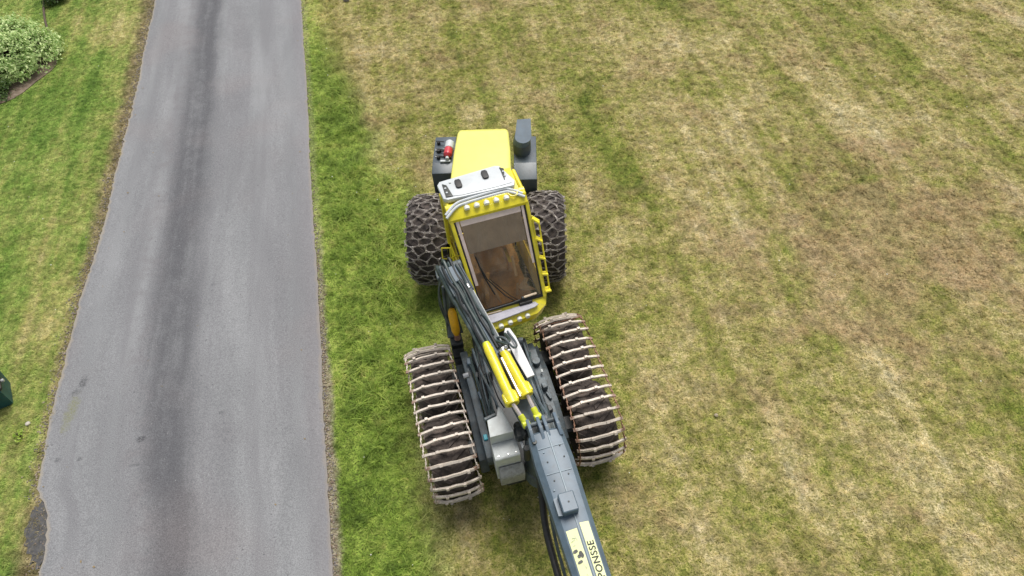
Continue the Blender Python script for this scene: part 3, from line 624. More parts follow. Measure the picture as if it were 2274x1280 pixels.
# ---- front bogies with tracks
YC, SP, RT, GA, TW = .34, 1.30, .70, 1.145, .79
def loop_pt(s, r):
    """point and outward angle at arc length s on the stadium loop of radius r"""
    straight, half = SP, math.pi * r; s %= 2 * (straight + half)
    if s < straight: return (SP / 2 - s, r, math.pi / 2)
    s -= straight
    if s < half: a = math.pi / 2 + s / r; return (-SP / 2 + r * math.cos(a), r * math.sin(a), a)
    s -= half
    if s < straight: return (-SP / 2 + s, -r, -math.pi / 2)
    s -= straight; a = -math.pi / 2 + s / r; return (SP / 2 + r * math.cos(a), r * math.sin(a), a)
def bar_mesh(seed):
    rnd = random.Random(seed); rings = []; n = 9
    for k in range(n):
        u = 2 * k / (n - 1) - 1; x = u * TW / 2; z = -.06 * abs(u) ** 2.4 + rnd.uniform(-.004, .004) + .012; yo = rnd.uniform(-.007, .007)
        hw = .022 if abs(u) < .85 else .030; ht = .021 if abs(u) < .9 else .017
        rings.append([(x, yo - hw, z - ht * .5), (x, yo - hw * .75, z + ht), (x, yo + hw * .75, z + ht), (x, yo + hw, z - ht * .5)])
    m = MB().loft(rings)
    for u in (-.42, .46):
        x = u * TW / 2 + rnd.uniform(-.05, .05); z = -.055 * abs(u) ** 3 + .02
        m.prism([(x - .022, -.02), (x - .022, .02), (x + .022, .02), (x + .022, -.02)], z, z + .035, 'z')
    return m.mesh('crossbar', M['crossbar'], 30)
BARS = [bar_mesh(k) for k in range(5)]
def make_bogie(sgn):
    fl, frot = FR['F']; a = frot[2]
    def place(o, x, y, z): o.location = (fl[0] + x * math.cos(a) - y * math.sin(a), fl[1] + x * math.sin(a) + y * math.cos(a), z); o.rotation_euler = frot
    for s in (-1, 1):
        w = make_wheel('bogie_tyre', 'F', sgn * GA, YC + s * SP / 2, .62, .62, 17, .34); w.location.z = .665
    # the belt: thin plates running round under the bars, joined links at both sides
    links = MB(); LEN = 2 * (SP + math.pi * (RT - .035)); NB = 36; pitch = LEN / NB
    for i in range(NB):
        for fx in (-1, 1):
            for q in (.27, .5, .73):
                y, z, an = loop_pt((i + q) * pitch, RT - .065)
                if q == .5: links.box((fx * TW * .458, y, z), (.026, .045, .026), .006, (an - math.pi / 2, 0, 0))
                else: links.box((fx * TW * (.45 if q < .5 else .468), y, z), (.014, pitch * .36, .028), .004, (an - math.pi / 2, 0, 0))
    for i in range(0, NB, 3):      # thin tie under every third bar
        y, z, an = loop_pt(i * pitch, RT - .07); links.box((0, y, z), (TW * .92, .02, .012), 0, (an - math.pi / 2, 0, 0))
    o = links.build('bogie_track', M['bar'] if sgn < 0 else M['rust'], HV)
    place(o, sgn * GA, YC, RT + .005)
    for i in range(NB):
        y, z, an = loop_pt(i * pitch, RT - .035); b = link('crossbar', BARS[i % 5], o, (0, y, z), (an - math.pi / 2 + random.uniform(-.06, .06), 0, 0))
        b.rotation_euler = (Matrix.Rotation(an - math.pi / 2 + random.uniform(-.06, .06), 3, 'X') @ Matrix.Rotation(random.uniform(-.035, .035), 3, 'Z') @ Matrix.Rotation(math.pi * (i % 2), 3, 'Z')).to_euler()
    # bogie housing between wheels and frame
    part(MB().prism([(YC - 1.0, .55), (YC - .9, .80), (YC - .3, .98), (YC + .3, .98), (YC + .9, .80), (YC + 1.0, .55), (YC + .5, .42), (YC - .5, .42)], sgn * .66 - .07, sgn * .66 + .07, 'x', .02), 'bogie_housing', M['frame'], 'F')
    part(MB().box((sgn * .80, YC - SP / 2, .665), (.22, .3, .3), .04).box((sgn * .80, YC + SP / 2, .665), (.22, .3, .3), .04), 'hub_drives', M['dark'], 'F')
for s in (-1, 1): make_bogie(s)

# ---- front frame and machinery on it
part(MB().box((0, .35, .80), (.70, 2.6, .36), .03).box((0, -.75, .85), (.85, .5, .5), .05), 'front_chassis', M['dark'], 'F')
rl = part(MB().prism([(-.78, 1.14), (-.74, 1.22), (.2, 1.26), (1.0, 1.26), (1.25, 1.15), (1.25, 1.04), (-.78, 1.04)], -.62, -.50, 'x', .015), 'frame_rail', M['frame'], 'F')
sub(MB().box((-.56, -.42, 1.25), (.06, .09, .04), .008), 'turquoise_cap', M['bluebit'], rl)
sub(MB().cyl((-.66, .72, 1.24), (-.56, .72, 1.26), .05), 'pivot_cap', M['steel'], rl)
part(MB().prism([(-.95, 1.10), (-.9, 1.2), (-.1, 1.26), (.9, 1.26), (1.1, 1.15), (1.1, 1.02), (-.95, 1.02)], .42, .60, 'x', .015), 'frame_rail', M['frame'], 'F')
part(MB().prism([(.62, 1.23), (.72, 1.30), (1.1, 1.30), (1.2, 1.20), (1.2, 1.05), (.62, 1.05)], .22, .40, 'x', .02), 'hose_trough', M['frame'], 'F')
part(MB().box((.33, .25, 1.2), (.11, .95, .2), .03).box((.42, .55, 1.3), (.10, .1, .12), .03), 'valve_bank', M['dark'], 'F')
part(MB().box((.40, -.33, 1.25), (.16, .32, .24), .02).cyl((.36, -.2, 1.37), (.36, -.2, 1.41), .03), 'control_block', M['dark'], 'F')
part(MB().cyl((.53, .62, 1.27), (.53, .62, 1.36), .07), 'round_cover', M['frame'], 'F')
part(MB().cyl((-.41, .55, 1.26), (-.40, -.45, 1.22), .065), 'slew_cylinder', M['frame'], 'F')
part(MB().cyl((.33, .5, 1.36), (.38, -.15, 1.36), .05), 'slew_cylinder', M['frame'], 'F')
part(MB().box((-.32, .9, 1.1), (.25, .5, .3), .03), 'hydraulic_manifold', M['dark'], 'F')
part(MB().box((.2, 1.15, 1.0), (.5, .35, .2), .03), 'cab_mount', M['frame'], 'F')
# amber accumulator and the rest post that carries the folded lift boom
acc = part(MB().tube([(-.60, 1.50, 1.30), (-.60, 1.51, 1.35), (-.60, 1.53, 1.40), (-.60, 1.66, 1.72), (-.60, 1.69, 1.78), (-.60, 1.70, 1.80)], [.03, .055, .072, .072, .05, .02], 16), 'accumulator_bottle', M['orange'], 'F')
sub(MB().cyl((-.60, 1.47, 1.22), (-.60, 1.50, 1.31), .05), 'valve_neck', M['rust'], acc)
part(MB().beam((-.62, 1.95, .75), (-.56, 1.72, 2.62), .10, .14).box((-.56, 1.72, 2.66), (.34, .18, .06), .01).beam((-.72, 1.85, .8), (-.66, 1.78, 2.3), .05, .05).beam((-.70, 1.55, 1.2), (-.62, 1.9, 1.2), .10, .06), 'boom_rest', M['frame'], 'F')
part(MB().box((-.62, 1.6, 1.12), (.2, .42, .14), .02), 'ladder_step', M['dark'], 'F')
part(MB().box((-.62, 1.6, .78), (.2, .42, .05), .01).beam((-.70, 1.45, 1.1), (-.70, 1.45, .5), .03, .03).beam((-.70, 1.78, 1.1), (-.70, 1.78, .5), .03, .03).box((-.62, 1.6, .5), (.2, .42, .04), .01), 'ladder', M['dark'], 'F')
# stepped light grey casing left of the crane pillar
cs = part(MB().prism([(-.53, -.80), (-.19, -.80), (-.265, -.40), (-.31, -.36), (-.36, -.50), (-.51, -.53)], 1.1, 1.98, 'z', .012), 'stepped_casing', M['boxgrey'], 'F')
sub(MB().prism([(-.803, 1.1), (-.803, 1.76), (-1.03, 1.74), (-1.05, 1.72), (-1.05, 1.1)], -.53, -.165, 'x', .012), 'middle_step', M['boxgrey'], cs)
sub(MB().prism([(-.95, 1.0), (-1.053, 1.50), (-1.07, 1.52), (-1.17, 1.38), (-1.18, 1.33), (-1.12, 1.0)], -.50, -.14, 'x', .012), 'sloping_front_plate', pbr('speckled_grey_plate', (.30, .31, .31), .6, var=.3, vscale=20, dirt_or_haze=.3), cs)
sub(MB().beam((-.545, -.50, 1.95), (-.37, -.46, 1.95), .05, .05), 'bracket', M['frame'], cs)
for bx, by, bz in ((-.47, -1.0, 1.745), (-.33, -1.0, 1.745), (-.22, -1.0, 1.745)): sub(MB().cyl((bx, by, bz - .01), (bx, by, bz + .008), .014, 8, .003), 'bolt_head', M['steel'], cs)
# crane pillar
part(MB().tube([(.17, -.95, .7), (.17, -.95, 1.0), (.17, -.95, 1.02), (.17, -.95, 1.75), (.17, -.95, 1.95)], [.27, .27, .25, .24, .2], 24).box((.17, -.92, 1.98), (.36, .40, .34), .05), 'crane_pillar', M['frame'], 'F')
part(MB().cyl((-.10, -.60, 1.75), (-.02, -.92, 1.95), .06).box((-.10, -.80, 1.86), (.16, .2, .14), .03).cyl((-.07, -1.05, 1.55), (-.07, -1.05, 1.9), .05), 'slew_motor', M['dark'], 'F')
part(MB().box((-.11, -.92, 1.80), (.035, .16, .03), .005), 'white_clamp', M['white'], 'F')
# lift boom: dark box beam from the rest beside the cab down to the pillar
A = Vector((-.53, 1.66, 2.86)); Bk = Vector((.10, -.82, 2.07)); bd = (Bk - A).normalized()
lift = part(MB().beam(A, Bk, .29, .27, .02).beam(A + bd * .02 - Vector((.15, 0, .03)), A + bd * .55 - Vector((.15, 0, .03)), .03, .34, .01).beam(A + bd * .02 + Vector((.15, 0, -.03)), A + bd * .5 + Vector((.15, 0, -.03)), .03, .34, .01).cyl(A + Vector((-.2, .02, .02)) + bd * .06, A + Vector((.19, .06, .02)) + bd * .06, .075), 'lift_boom', M['frame'], 'F')
def on_boom(t, off, h): p = A.lerp(Bk, t); return p + Vector((off * .97, off * .24, h))
sub(MB().prism([(.035, .58), (.085, .68), (.15, .66), (.20, .48), (.285, -.22), (.17, -.24), (.10, .10)], 2.33, 2.36, 'z', .005), 'light_guard_plate', pbr('pale_grey_plate', (.62, .62, .63), .45, var=.06, dirt_or_haze=.1, dirt_col=(.4, .38, .35)), lift)
sub(MB().beam((.08, .5, 2.25), (.16, -.15, 2.22), .05, .18), 'guard_bracket', M['frame'], lift)
sub(MB().beam((-.27, -.02, 2.16), (-.20, -.34, 2.10), .03, .03), 'wear_strip', M['boxgrey'], lift)
for t_, off, c in ((.10, .05, 'steel'), (.17, .10, 'steel'), (.24, -.07, 'dark'), (.34, .06, 'frame'), (.57, -.08, 'steel'), (.60, .02, 'dark'), (.62, .09, 'steel')):
    p = on_boom(t_, off, .135); q = on_boom(t_ + .03, off, .135)
    sub(MB().cyl(p, q, .028, 10).box(p.lerp(q, .5) - Vector((0, 0, .015)), (.05, .04, .05), .01), 'hose_fitting', M[c], lift)
sub(MB().beam(on_boom(.10, .135, .12), on_boom(.66, .135, .12), .022, .05), 'pale_edge_strip', M['boxgrey'], lift)
sub(MB().beam(on_boom(.30, -.02, .135), on_boom(.62, -.02, .135), .10, .02).beam(on_boom(.04, -.02, .14), on_boom(.14, -.02, .14), .17, .07), 'cover_plate', M['slate'], lift)
hs_cfg = [(-.11, .155, .03, .52, .020, 0), (-.055, .16, .0, .60, .026, 1), (-.005, .155, .02, .40, .018, 2), (.04, .16, .0, .58, .022, 3), (.085, .155, .05, .50, .017, 4), (-.165, .08, .0, .66, .026, 5)]
for off, h, t0, t1, r, k in hs_cfg:
    rnd = random.Random(k + 40); pts = [on_boom(t0 + (t1 - t0) * q / 6, off + rnd.uniform(-.018, .018), h + rnd.uniform(-.010, .012)) for q in range(7)]
    pts[0] += Vector((rnd.uniform(-.04, .04), .03, -.12)); pts.insert(1, on_boom(t0, off, h) + Vector((0, .02, .0)))
    part(MB().tube(arc_pts(pts, 5), r, 8), 'hydraulic_hose', M['hose'] if k % 3 else M['dark'], 'F')
for k, pts in enumerate([
    [(-.66, 1.70, 2.6), (-.74, 1.75, 2.2), (-.72, 1.82, 1.6), (-.62, 1.6, 1.15)], [(-.62, 1.76, 2.7), (-.70, 1.86, 2.3), (-.76, 1.9, 1.7), (-.68, 1.85, 1.1)], [(-.42, 1.7, 2.75), (-.48, 1.92, 2.4), (-.55, 1.95, 1.8), (-.5, 1.6, 1.2)],
    [(-.35, 1.2, 1.3), (-.38, .7, 1.36), (-.42, .1, 1.33), (-.37, -.5, 1.30)], [(-.30, 1.2, 1.25), (-.33, .6, 1.33), (-.35, .0, 1.28), (-.33, -.4, 1.25), (-.2, -.7, 1.5)], [(-.48, 1.0, 1.32), (-.47, .4, 1.34), (-.46, -.3, 1.31), (-.45, -.6, 1.2)], [(-.52, .9, 1.31), (-.46, .5, 1.36), (-.43, .0, 1.35), (-.40, -.6, 1.1)],
    [(.28, 1.0, 1.3), (.25, .5, 1.4), (.28, .0, 1.42), (.36, -.3, 1.42), (.3, -.7, 1.5)], [(.34, .9, 1.32), (.30, .4, 1.38), (.35, -.1, 1.43), (.42, -.45, 1.38), (.35, -.75, 1.3)], [(.45, .5, 1.32), (.40, .1, 1.38), (.44, -.3, 1.40), (.46, -.7, 1.3)], [(.1, 1.3, 1.2), (.2, .9, 1.38), (.24, .5, 1.38), (.22, .1, 1.3)],
    [(-.05, .35, 2.52), (.0, .22, 2.66), (.06, .30, 2.60), (.05, .55, 2.40)], [(-.12, .42, 2.55), (-.02, .30, 2.68), (.08, .14, 2.62), (.16, .30, 2.45), (.10, .6, 2.38)], [(-.2, .45, 2.5), (-.10, .30, 2.62), (.02, .18, 2.66)]]):
    part(MB().tube(arc_pts(pts, 6), (.016, .02, .024)[k % 3], 8), 'hydraulic_hose', M['hose'] if k % 4 else M['frame'], 'F')
# clutter of lines, clamps and small blocks on both sides of the deck
dr = random.Random(91)
for k in range(18):
    sd_ = -1 if k % 2 else 1; xa = sd_ * dr.uniform(.22, .50); ya = dr.uniform(.5, 1.25); yb = dr.uniform(-.75, .1); xb = sd_ * dr.uniform(.22, .48); zz = dr.uniform(1.26, 1.46)
    pts = [(xa, ya, zz - .15), (xa, ya - .05, zz), ((xa * .6 + xb * .4) + dr.uniform(-.05, .05), ya * .6 + yb * .4, zz + dr.uniform(.0, .06)), (xb, yb + .1, zz - .02), (xb + dr.uniform(-.08, .08), yb, zz - .18)]
    part(MB().tube(arc_pts(pts, 5), dr.choice((.011, .014, .019)), 7), 'hydraulic_hose', M[dr.choice(('hose', 'hose', 'black', 'frame'))], 'F')
for k in range(22):
    sd_ = -1 if k % 2 else 1; x = sd_ * dr.uniform(.24, .58); y = dr.uniform(-.7, 1.15); z = dr.uniform(1.25, 1.34)
    if k % 3: part(MB().box((x, y, z), (dr.uniform(.03, .10), dr.uniform(.04, .16), dr.uniform(.05, .12)), .008, (0, 0, dr.uniform(-.4, .4))), 'bracket', M[dr.choice(('dark', 'frame', 'slate', 'boxgrey'))], 'F')
    else: part(MB().cyl((x, y, z), (x + dr.uniform(-.02, .02), y - dr.uniform(.04, .10), z + .02), dr.uniform(.016, .03), 10), 'coupling', M[dr.choice(('steel', 'boxgrey', 'dark'))], 'F')
# two yellow fold cylinders lying on the lift boom
def fold_cyl(a, b, c, r, cap):
    a, b, c = Vector(a), Vector(b), Vector(c); d = (b - a).normalized()
    o = part(MB().cyl(a, b, r, 20).cyl(b - d * .19, b, r * 1.32, 20).box(b - d * .10 + Vector((0, 0, -.02)), (r * 2.9, .17, r * 2.1), .02, (0, 0, math.atan2(-d.x, d.y) + math.pi)).cyl(a - d * .06, a + d * .02, r * .9, 12), 'fold_cylinder', M['yellow'], 'F')
    e = (c - b).normalized(); m_ = b.lerp(c, .58)
    sub(MB().cyl(b - e * .02, m_, r * .42, 14), 'piston_rod', M['rod'], o)
    sub(MB().cyl(m_ - e * .01, c, r * .62, 14).cyl(c - Vector((.05, .01, 0)), c + Vector((.05, .01, 0)), r * .75, 14), 'rod_eye', M['lime'], o)
    sub(MB().cyl(a - d * .10, a - d * .03, r * .8, 12), 'end_cap', M[cap], o)
    return o
fold_cyl((-.265, .235, 2.60), (-.135, -.66, 2.48), (-.035, -.93, 2.36), .070, 'lime')
fold_cyl((-.055, .06, 2.60), (.085, -.585, 2.48), (.145, -.875, 2.36), .070, 'steel')
part(MB().cyl((-.125, .02, 2.63), (-.015, -.60, 2.53), .018, 10), 'pink_feed_pipe', M['rod'], 'F')
part(MB().box((-.055, .13, 2.60), (.09, .12, .10), .02).cyl((-.10, .12, 2.62), (.03, .10, 2.62), .03).cyl((-.02, .2, 2.6), (-.03, .12, 2.70), .028), 'valve_fitting', M['steel'], 'F')

# ---- main boom (local -y runs away from the pillar, towards and past the camera)
def boom_ring(y, w, zc, h, rise=.03):
    hw = w / 2; hw *= 1.05; return [(-hw * .72, y, zc - h), (-hw, y, zc - h * .75), (-hw, y, zc - h * .18), (-hw * .70, y, zc), (.015, y, zc + rise), (hw * .74, y, zc), (hw, y, zc - h * .18), (hw, y, zc - h * .75), (hw * .72, y, zc - h)]
mbm = MB().loft([boom_ring(-.16, .40, 2.36, .30), boom_ring(-.20, .455, 2.40, .36), boom_ring(-.6, .49, 2.40, .42), boom_ring(-1.1, .46, 2.39, .42), boom_ring(-1.6, .44, 2.37, .38), boom_ring(-2.6, .40, 2.33, .34), boom_ring(-4.2, .36, 2.24, .30)])
boom = part(mbm, 'main_boom', M['slate'], 'B', 25)
def zt(y): return float(np.interp(y, [-4.2, -2.6, -1.6, -1.1, -.6, -.2], [2.24, 2.33, 2.37, 2.39, 2.40, 2.40]))
sub(MB().loft([[(.003, y, zt(y) + .026), (.009, y, zt(y) + .038), (.023, y, zt(y) + .038), (.029, y, zt(y) + .026)] for y in (-.22, -.6, -1.08)]), 'weld_ridge', M['ridge'], boom)
sub(MB().loft([[(.003, y, zt(y) + .026), (.009, y, zt(y) + .038), (.023, y, zt(y) + .038), (.029, y, zt(y) + .026)] for y in (-1.36, -1.6, -2.6, -4.1)]), 'weld_ridge', M['ridge'], boom)
for x in (-.19, -.05, .03, .19): sub(MB().prism([(-.30, 2.24), (-.30, 2.42), (-.14, 2.46), (.04, 2.42), (.07, 2.34), (.02, 2.24)], x - .022, x + .022, 'x', .008), 'pivot_lug', M['slate'], boom)
sub(MB().cyl((-.24, -.03, 2.36), (.24, -.03, 2.36), .035), 'pivot_pin', M['frame'], boom)
bb = sub(MB().box((-.025, -1.23, 2.475), (.20, .25, .15), .012).prism([(-.125, -1.11), (-.125, -1.35), (-.18, -1.34), (-.18, -1.12)], 2.36, 2.45, 'z'), 'junction_cover', M['slate'], boom)
sub(MB().cyl((-.02, -1.235, 2.548), (-.02, -1.235, 2.556), .012, 8, .002), 'screw', M['ink'], bb)
for y in (-.42, -.78): sub(MB().beam((-.165, y, zt(y) + .009), (.012, y - .01, zt(y) + .032), .010, .006, 0).beam((.02, y - .01, zt(y) + .033), (.175, y, zt(y) + .009), .010, .006, 0), 'seam_weld', M['ridge'], boom)
for x, y in ((-.18, -.30), (.19, -.20)): sub(MB().cyl((x, y, zt(y) - .03), (x, y, zt(y) + .012), .032, 12, .004), 'pin_hole', M['ink'], boom)
for x, y in ((-.10, -.62), (.13, -.60), (-.09, -.88), (.11, -.84), (.12, -.44), (-.13, -1.0), (-.11, -.48)): sub(MB().cyl((x, y, zt(y) + .005), (x, y, zt(y) + .024), .011, 8, .003), 'bolt_head', M['ridge' if (x * 37) % 2 > 1 else 'dark'], boom)
def slab(xa, xb, y0, y1, rise_at):
    V = []
    for y in (y0, (y0 + y1) / 2, y1):
        k = float(np.interp(y, [-4.2, -1.6], [.36 / .44, 1.0]))
        for x in (xa, xb): V += [(x * k, y, rise_at(x, y) + .004), (x * k, y, rise_at(x, y) + .008)]
    return V, [(1, 3, 7, 5), (5, 7, 11, 9), (0, 1, 5, 4), (4, 5, 9, 8), (2, 6, 7, 3), (6, 10, 11, 7), (0, 2, 3, 1), (8, 9, 11, 10)]
def roof_z(x, y):
    hw = float(np.interp(y, [-4.2, -2.6, -1.6, -1.1], [.18, .20, .22, .23])); s_ = 0 if x < .015 else 1
    t = (.015 - x) / (hw * .70 + .015) if x < .015 else (x - .015) / (hw * .74 - .015)
    return zt(y) + .03 * (1 - t)
dl_ = MB(); dl_.add(*slab(-.145, -.008, -1.52, -3.4, roof_z)); dleft = dl_.build('pale_decal', M['decal'], boom, smooth=None)
dr_ = MB(); dr_.add(*slab(.042, .158, -1.47, -3.4, roof_z)); dright = dr_.build('pale_decal', M['decal'], boom, smooth=None)
def lettering(text, size, x, y, parent, mat, name='lettering'):
    cu = bpy.data.curves.new(name, 'FONT'); cu.body = text; cu.size = size; cu.extrude = .0015; cu.resolution_u = 3; cu.offset = .002; cu.space_character = 1.08
    to = bpy.data.objects.new(name, cu); COL.objects.link(to); bpy.context.view_layer.update()
    me = bpy.data.meshes.new_from_object(to.evaluated_get(bpy.context.evaluated_depsgraph_get())); bpy.data.objects.remove(to); me.materials.append(mat)
    for v in me.vertices:          # run the text up along the boom, on the sloping face
        tx, ty, tz = v.co; px, py = x - ty, y + tx; v.co = (px, py, roof_z(px, py) + .0105 + tz)
    return link(name, me, parent)
lettering('PONSSE', .118, .137, -2.14, dright, M['ink'])
lettering('PONSSE', .118, .142, -3.1, dright, M['ink'])
em = MB()
for ex_, ey, w, h, r in [(a_, b_, c_ * 1.4, d_ * 1.35, e_) for a_, b_, c_, d_, e_ in ((-.105, -1.775, .050, .030, .2), (-.055, -1.81, .032, .040, -.3), (-.083, -1.84, .030, .032, .1), (-.045, -1.835, .03, .05, .0), (-.085, -1.905, .055, .026, .2))]:
    pts = [(ex_ + w / 2 * math.cos(q) * math.cos(r) - h / 2 * math.sin(q) * math.sin(r), ey + w / 2 * math.cos(q) * math.sin(r) + h / 2 * math.sin(q) * math.cos(r)) for q in [2 * math.pi * k / 10 for k in range(10)]]
    z = roof_z(ex_, ey) + .009; em.prism(pts, z, z + .004, 'z')
em.build('black_emblem', M['ink'], dleft)
fp = MB()
for (xa, ya, xb, yb) in ((-.12, -1.66, -.07, -1.64), (-.10, -1.62, -.05, -1.63), (-.06, -1.60, -.045, -1.66), (-.11, -1.71, -.08, -1.70), (-.06, -1.93, -.045, -1.99), (-.045, -1.99, -.02, -1.95), (-.06, -2.05, -.035, -2.12)):
    z = max(roof_z(xa, ya), roof_z(xb, yb)) + .0095; fp.beam((xa, ya, z), (xb, yb, z), .010, .003, 0)
fp.build('faded_print', M['faint'], dleft)
part(MB().tube(arc_pts([(-.20, -.55, 2.05), (-.235, -.80, 1.72), (-.285, -1.15, 1.52), (-.30, -1.6, 1.46), (-.30, -2.1, 1.5), (-.24, -2.8, 1.7), (-.14, -3.4, 2.0)], 6), .048, 12), 'hose_sheath', M['black'], 'B')
part(MB().tube(arc_pts([(-.15, -.5, 2.02), (-.16, -.85, 1.75), (-.2, -1.2, 1.60), (-.22, -1.6, 1.55), (-.22, -2.2, 1.6), (-.12, -3.3, 2.0)], 6), .022, 8), 'hydraulic_hose', M['hose'], 'B')

# ---- cab (local -y is the cab's front)
def cx(z, left):     # the cab narrows towards its lower front edge
    return float(np.interp(z, [1.7, 1.95, 3.3, 3.5], [-.47, -.50, -.62, -.62])) if left else float(np.interp(z, [1.7, 1.95, 3.3, 3.5], [.57, .58, .58, .56]))
WT, WB = (-.20, 3.30), (-1.02, 1.95)      # windscreen top and bottom (y, z)
cabo = part(MB().box((-.03, .02, 1.60), (.98, 1.7, .10), .02).box((-.04, .46, 1.93), (1.14, .07, .68), .02).prism([(-.16, 3.40), (.49, 3.44), (.49, 3.36), (-.16, 3.32)], -.6, .54, 'x', .01), 'cab', M['yellow'], 'C')
def post(pts, w, name='cab_pillar', mat='yellow', r=.0):
    m_ = MB()
    for a_, b_ in zip(pts[:-1], pts[1:]): m_.beam(a_, b_, w, w, .008, upv=(0, .3, 1) if abs(b_[2] - a_[2]) < .2 else (1, 0, 0), over=w * .3)
    return sub(m_, name, M[mat], cabo)
post([(cx(3.3, 1) - .0, WT[0] - .0, 3.32), (cx(1.95, 1), WB[0], 1.95)], .055); post([(cx(3.3, 0), WT[0], 3.32), (cx(1.95, 0), WB[0], 1.95)], .055)
# side walls: lower panel, rear pillar, window
for left in (True, False):
    s_ = -1 if left else 1; x0 = cx(3.3, left) - .0; x1 = cx(1.9, left)
    sub(MB().loft([[(x0 - .012, .45, 3.34), (x0 + .012, .45, 3.34), (x0 + .012, -.2, 3.34), (x0 - .012, -.2, 3.34)], [(x0 - .012, .45, 3.22), (x0 + .012, .45, 3.22), (x0 + .012, -.24, 3.22), (x0 - .012, -.24, 3.22)]]), 'side_header', M['yellow'], cabo)
    sub(MB().loft([[(x0 - .012, .45, 2.25), (x0 + .012, .45, 2.25), (x0 * .95 + .012, -.80, 2.25), (x0 * .95 - .012, -.80, 2.25)], [(x1 - .012, .45, 1.6), (x1 + .012, .45, 1.6), (x1 + .012, -1.08, 1.75), (x1 - .012, -1.08, 1.75)]]), 'door' if left else 'side_panel', M['yellow'], cabo)
    sub(MB().beam((x0, .40, 2.2), (x0, .42, 3.3), .06, .08), 'rear_pillar', M['yellow'], cabo)
def glass_material(name, tint=(1.0, .94, .84), refl=.012):
    m = bpy.data.materials.new(name); m.use_nodes = True; t = NT(m.node_tree)
    tr = t.new('ShaderNodeBsdfTransparent'); tr.inputs[0].default_value = (*tint, 1); gl = t.new('ShaderNodeBsdfGlossy'); gl.inputs['Roughness'].default_value = .04
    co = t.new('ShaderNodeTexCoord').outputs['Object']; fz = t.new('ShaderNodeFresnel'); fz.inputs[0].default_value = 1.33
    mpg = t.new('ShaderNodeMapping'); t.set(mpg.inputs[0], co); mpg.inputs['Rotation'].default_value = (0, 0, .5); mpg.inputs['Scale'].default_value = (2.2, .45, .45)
    dirt_or_haze = t.mapr(t.noise(mpg.outputs[0], 3, 4, .6, .6), .42, .72, .02, .15)  # pale reflection streaks put into the glass as a diffuse haze
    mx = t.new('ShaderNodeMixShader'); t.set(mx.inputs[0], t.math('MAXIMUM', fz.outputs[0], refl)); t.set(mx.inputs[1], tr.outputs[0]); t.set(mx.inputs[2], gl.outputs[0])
    df = t.new('ShaderNodeBsdfDiffuse'); df.inputs[0].default_value = (.50, .44, .36, 1); m2 = t.new('ShaderNodeMixShader'); t.set(m2.inputs[0], dirt_or_haze); t.set(m2.inputs[1], mx.outputs[0]); t.set(m2.inputs[2], df.outputs[0])
    t.set(t.n['Material Output'].inputs[0], m2.outputs[0]); return m
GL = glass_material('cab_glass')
def quad_slab(P, th, shift=0.):
    P = [Vector(p) for p in P]; n = (P[1] - P[0]).cross(P[3] - P[0]).normalized(); P = [p + n * shift for p in P]
    return [*P, *[p + n * th for p in P]], [(3, 2, 1, 0), (4, 5, 6, 7), (0, 1, 5, 4), (1, 2, 6, 5), (2, 3, 7, 6), (3, 0, 4, 7)]
def WS(u, v):         # point on the windscreen plane, u across (0 left..1 right), v down
    y = WT[0] + (WB[0] - WT[0]) * v; z = WT[1] + (WB[1] - WT[1]) * v; l, r = cx(z, True) + .03, cx(z, False) - .03
    return Vector((l + (r - l) * u, y, z))
def ws_quad(u0, u1, v0, v1): return [WS(u0, v1), WS(u1, v1), WS(u1, v0), WS(u0, v0)]
def ws_strip(name, mat, rects, th, sh):
    m_ = MB()
    for r_ in rects: m_.add(*quad_slab(ws_quad(*r_), th, sh))
    return sub(m_, name, M[mat] if isinstance(mat, str) else mat, cabo, None)
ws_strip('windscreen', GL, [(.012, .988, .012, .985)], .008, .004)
ws_strip('windscreen_gasket', 'black', [(0, .022, 0, 1), (.978, 1, 0, 1), (.022, .978, 0, .014), (.022, .978, .97, 1)], .018, .0)
ws_strip('windscreen_inner_trim', 'trim', [(.026, .07, .02, .70), (.94, .975, .02, .62), (.085, .925, .02, .075)], .003, .0135)
sh = MB(); sh.add(*quad_slab(ws_quad(.085, .925, .075, .37), .006, -.014)); sub(sh, 'upper_grey_panel', M['panelgrey'], cabo, None)  # flat grey panel just behind the upper windscreen
fn = (WS(1, 1) - WS(0, 1)).cross(WS(0, 0) - WS(0, 1)).normalized()
wp = lambda u, v, h=.03: WS(u, v) + fn * h
sub(MB().tube([wp(.60, 1.0), wp(.42, .88), wp(.22, .66), wp(.17, .52)], .010, 6).tube([wp(.15, .40, .022), wp(.19, .64, .022), wp(.27, .84, .022)], .012, 6).tube([wp(.66, 1.0), wp(.50, .90), wp(.25, .66)], .007, 6), 'wiper', M['black'], cabo)
sub(MB().tube([wp(.05, .985, .03), wp(.5, .975, .035), wp(.62, .965, .035)], .014, 6).box(wp(.75, .955, .02), (.2, .05, .03), .01).box(wp(.20, .985, .02), (.25, .05, .02), .01), 'wiper_blade', M['dark'], cabo)
sub(MB().box(wp(.80, .945, .03), (.22, .04, .025), .008, (0, 0, .05)).box(wp(.18, 1.02, .03), (.25, .03, .02), .008), 'washer_bracket', M['cream'], cabo)
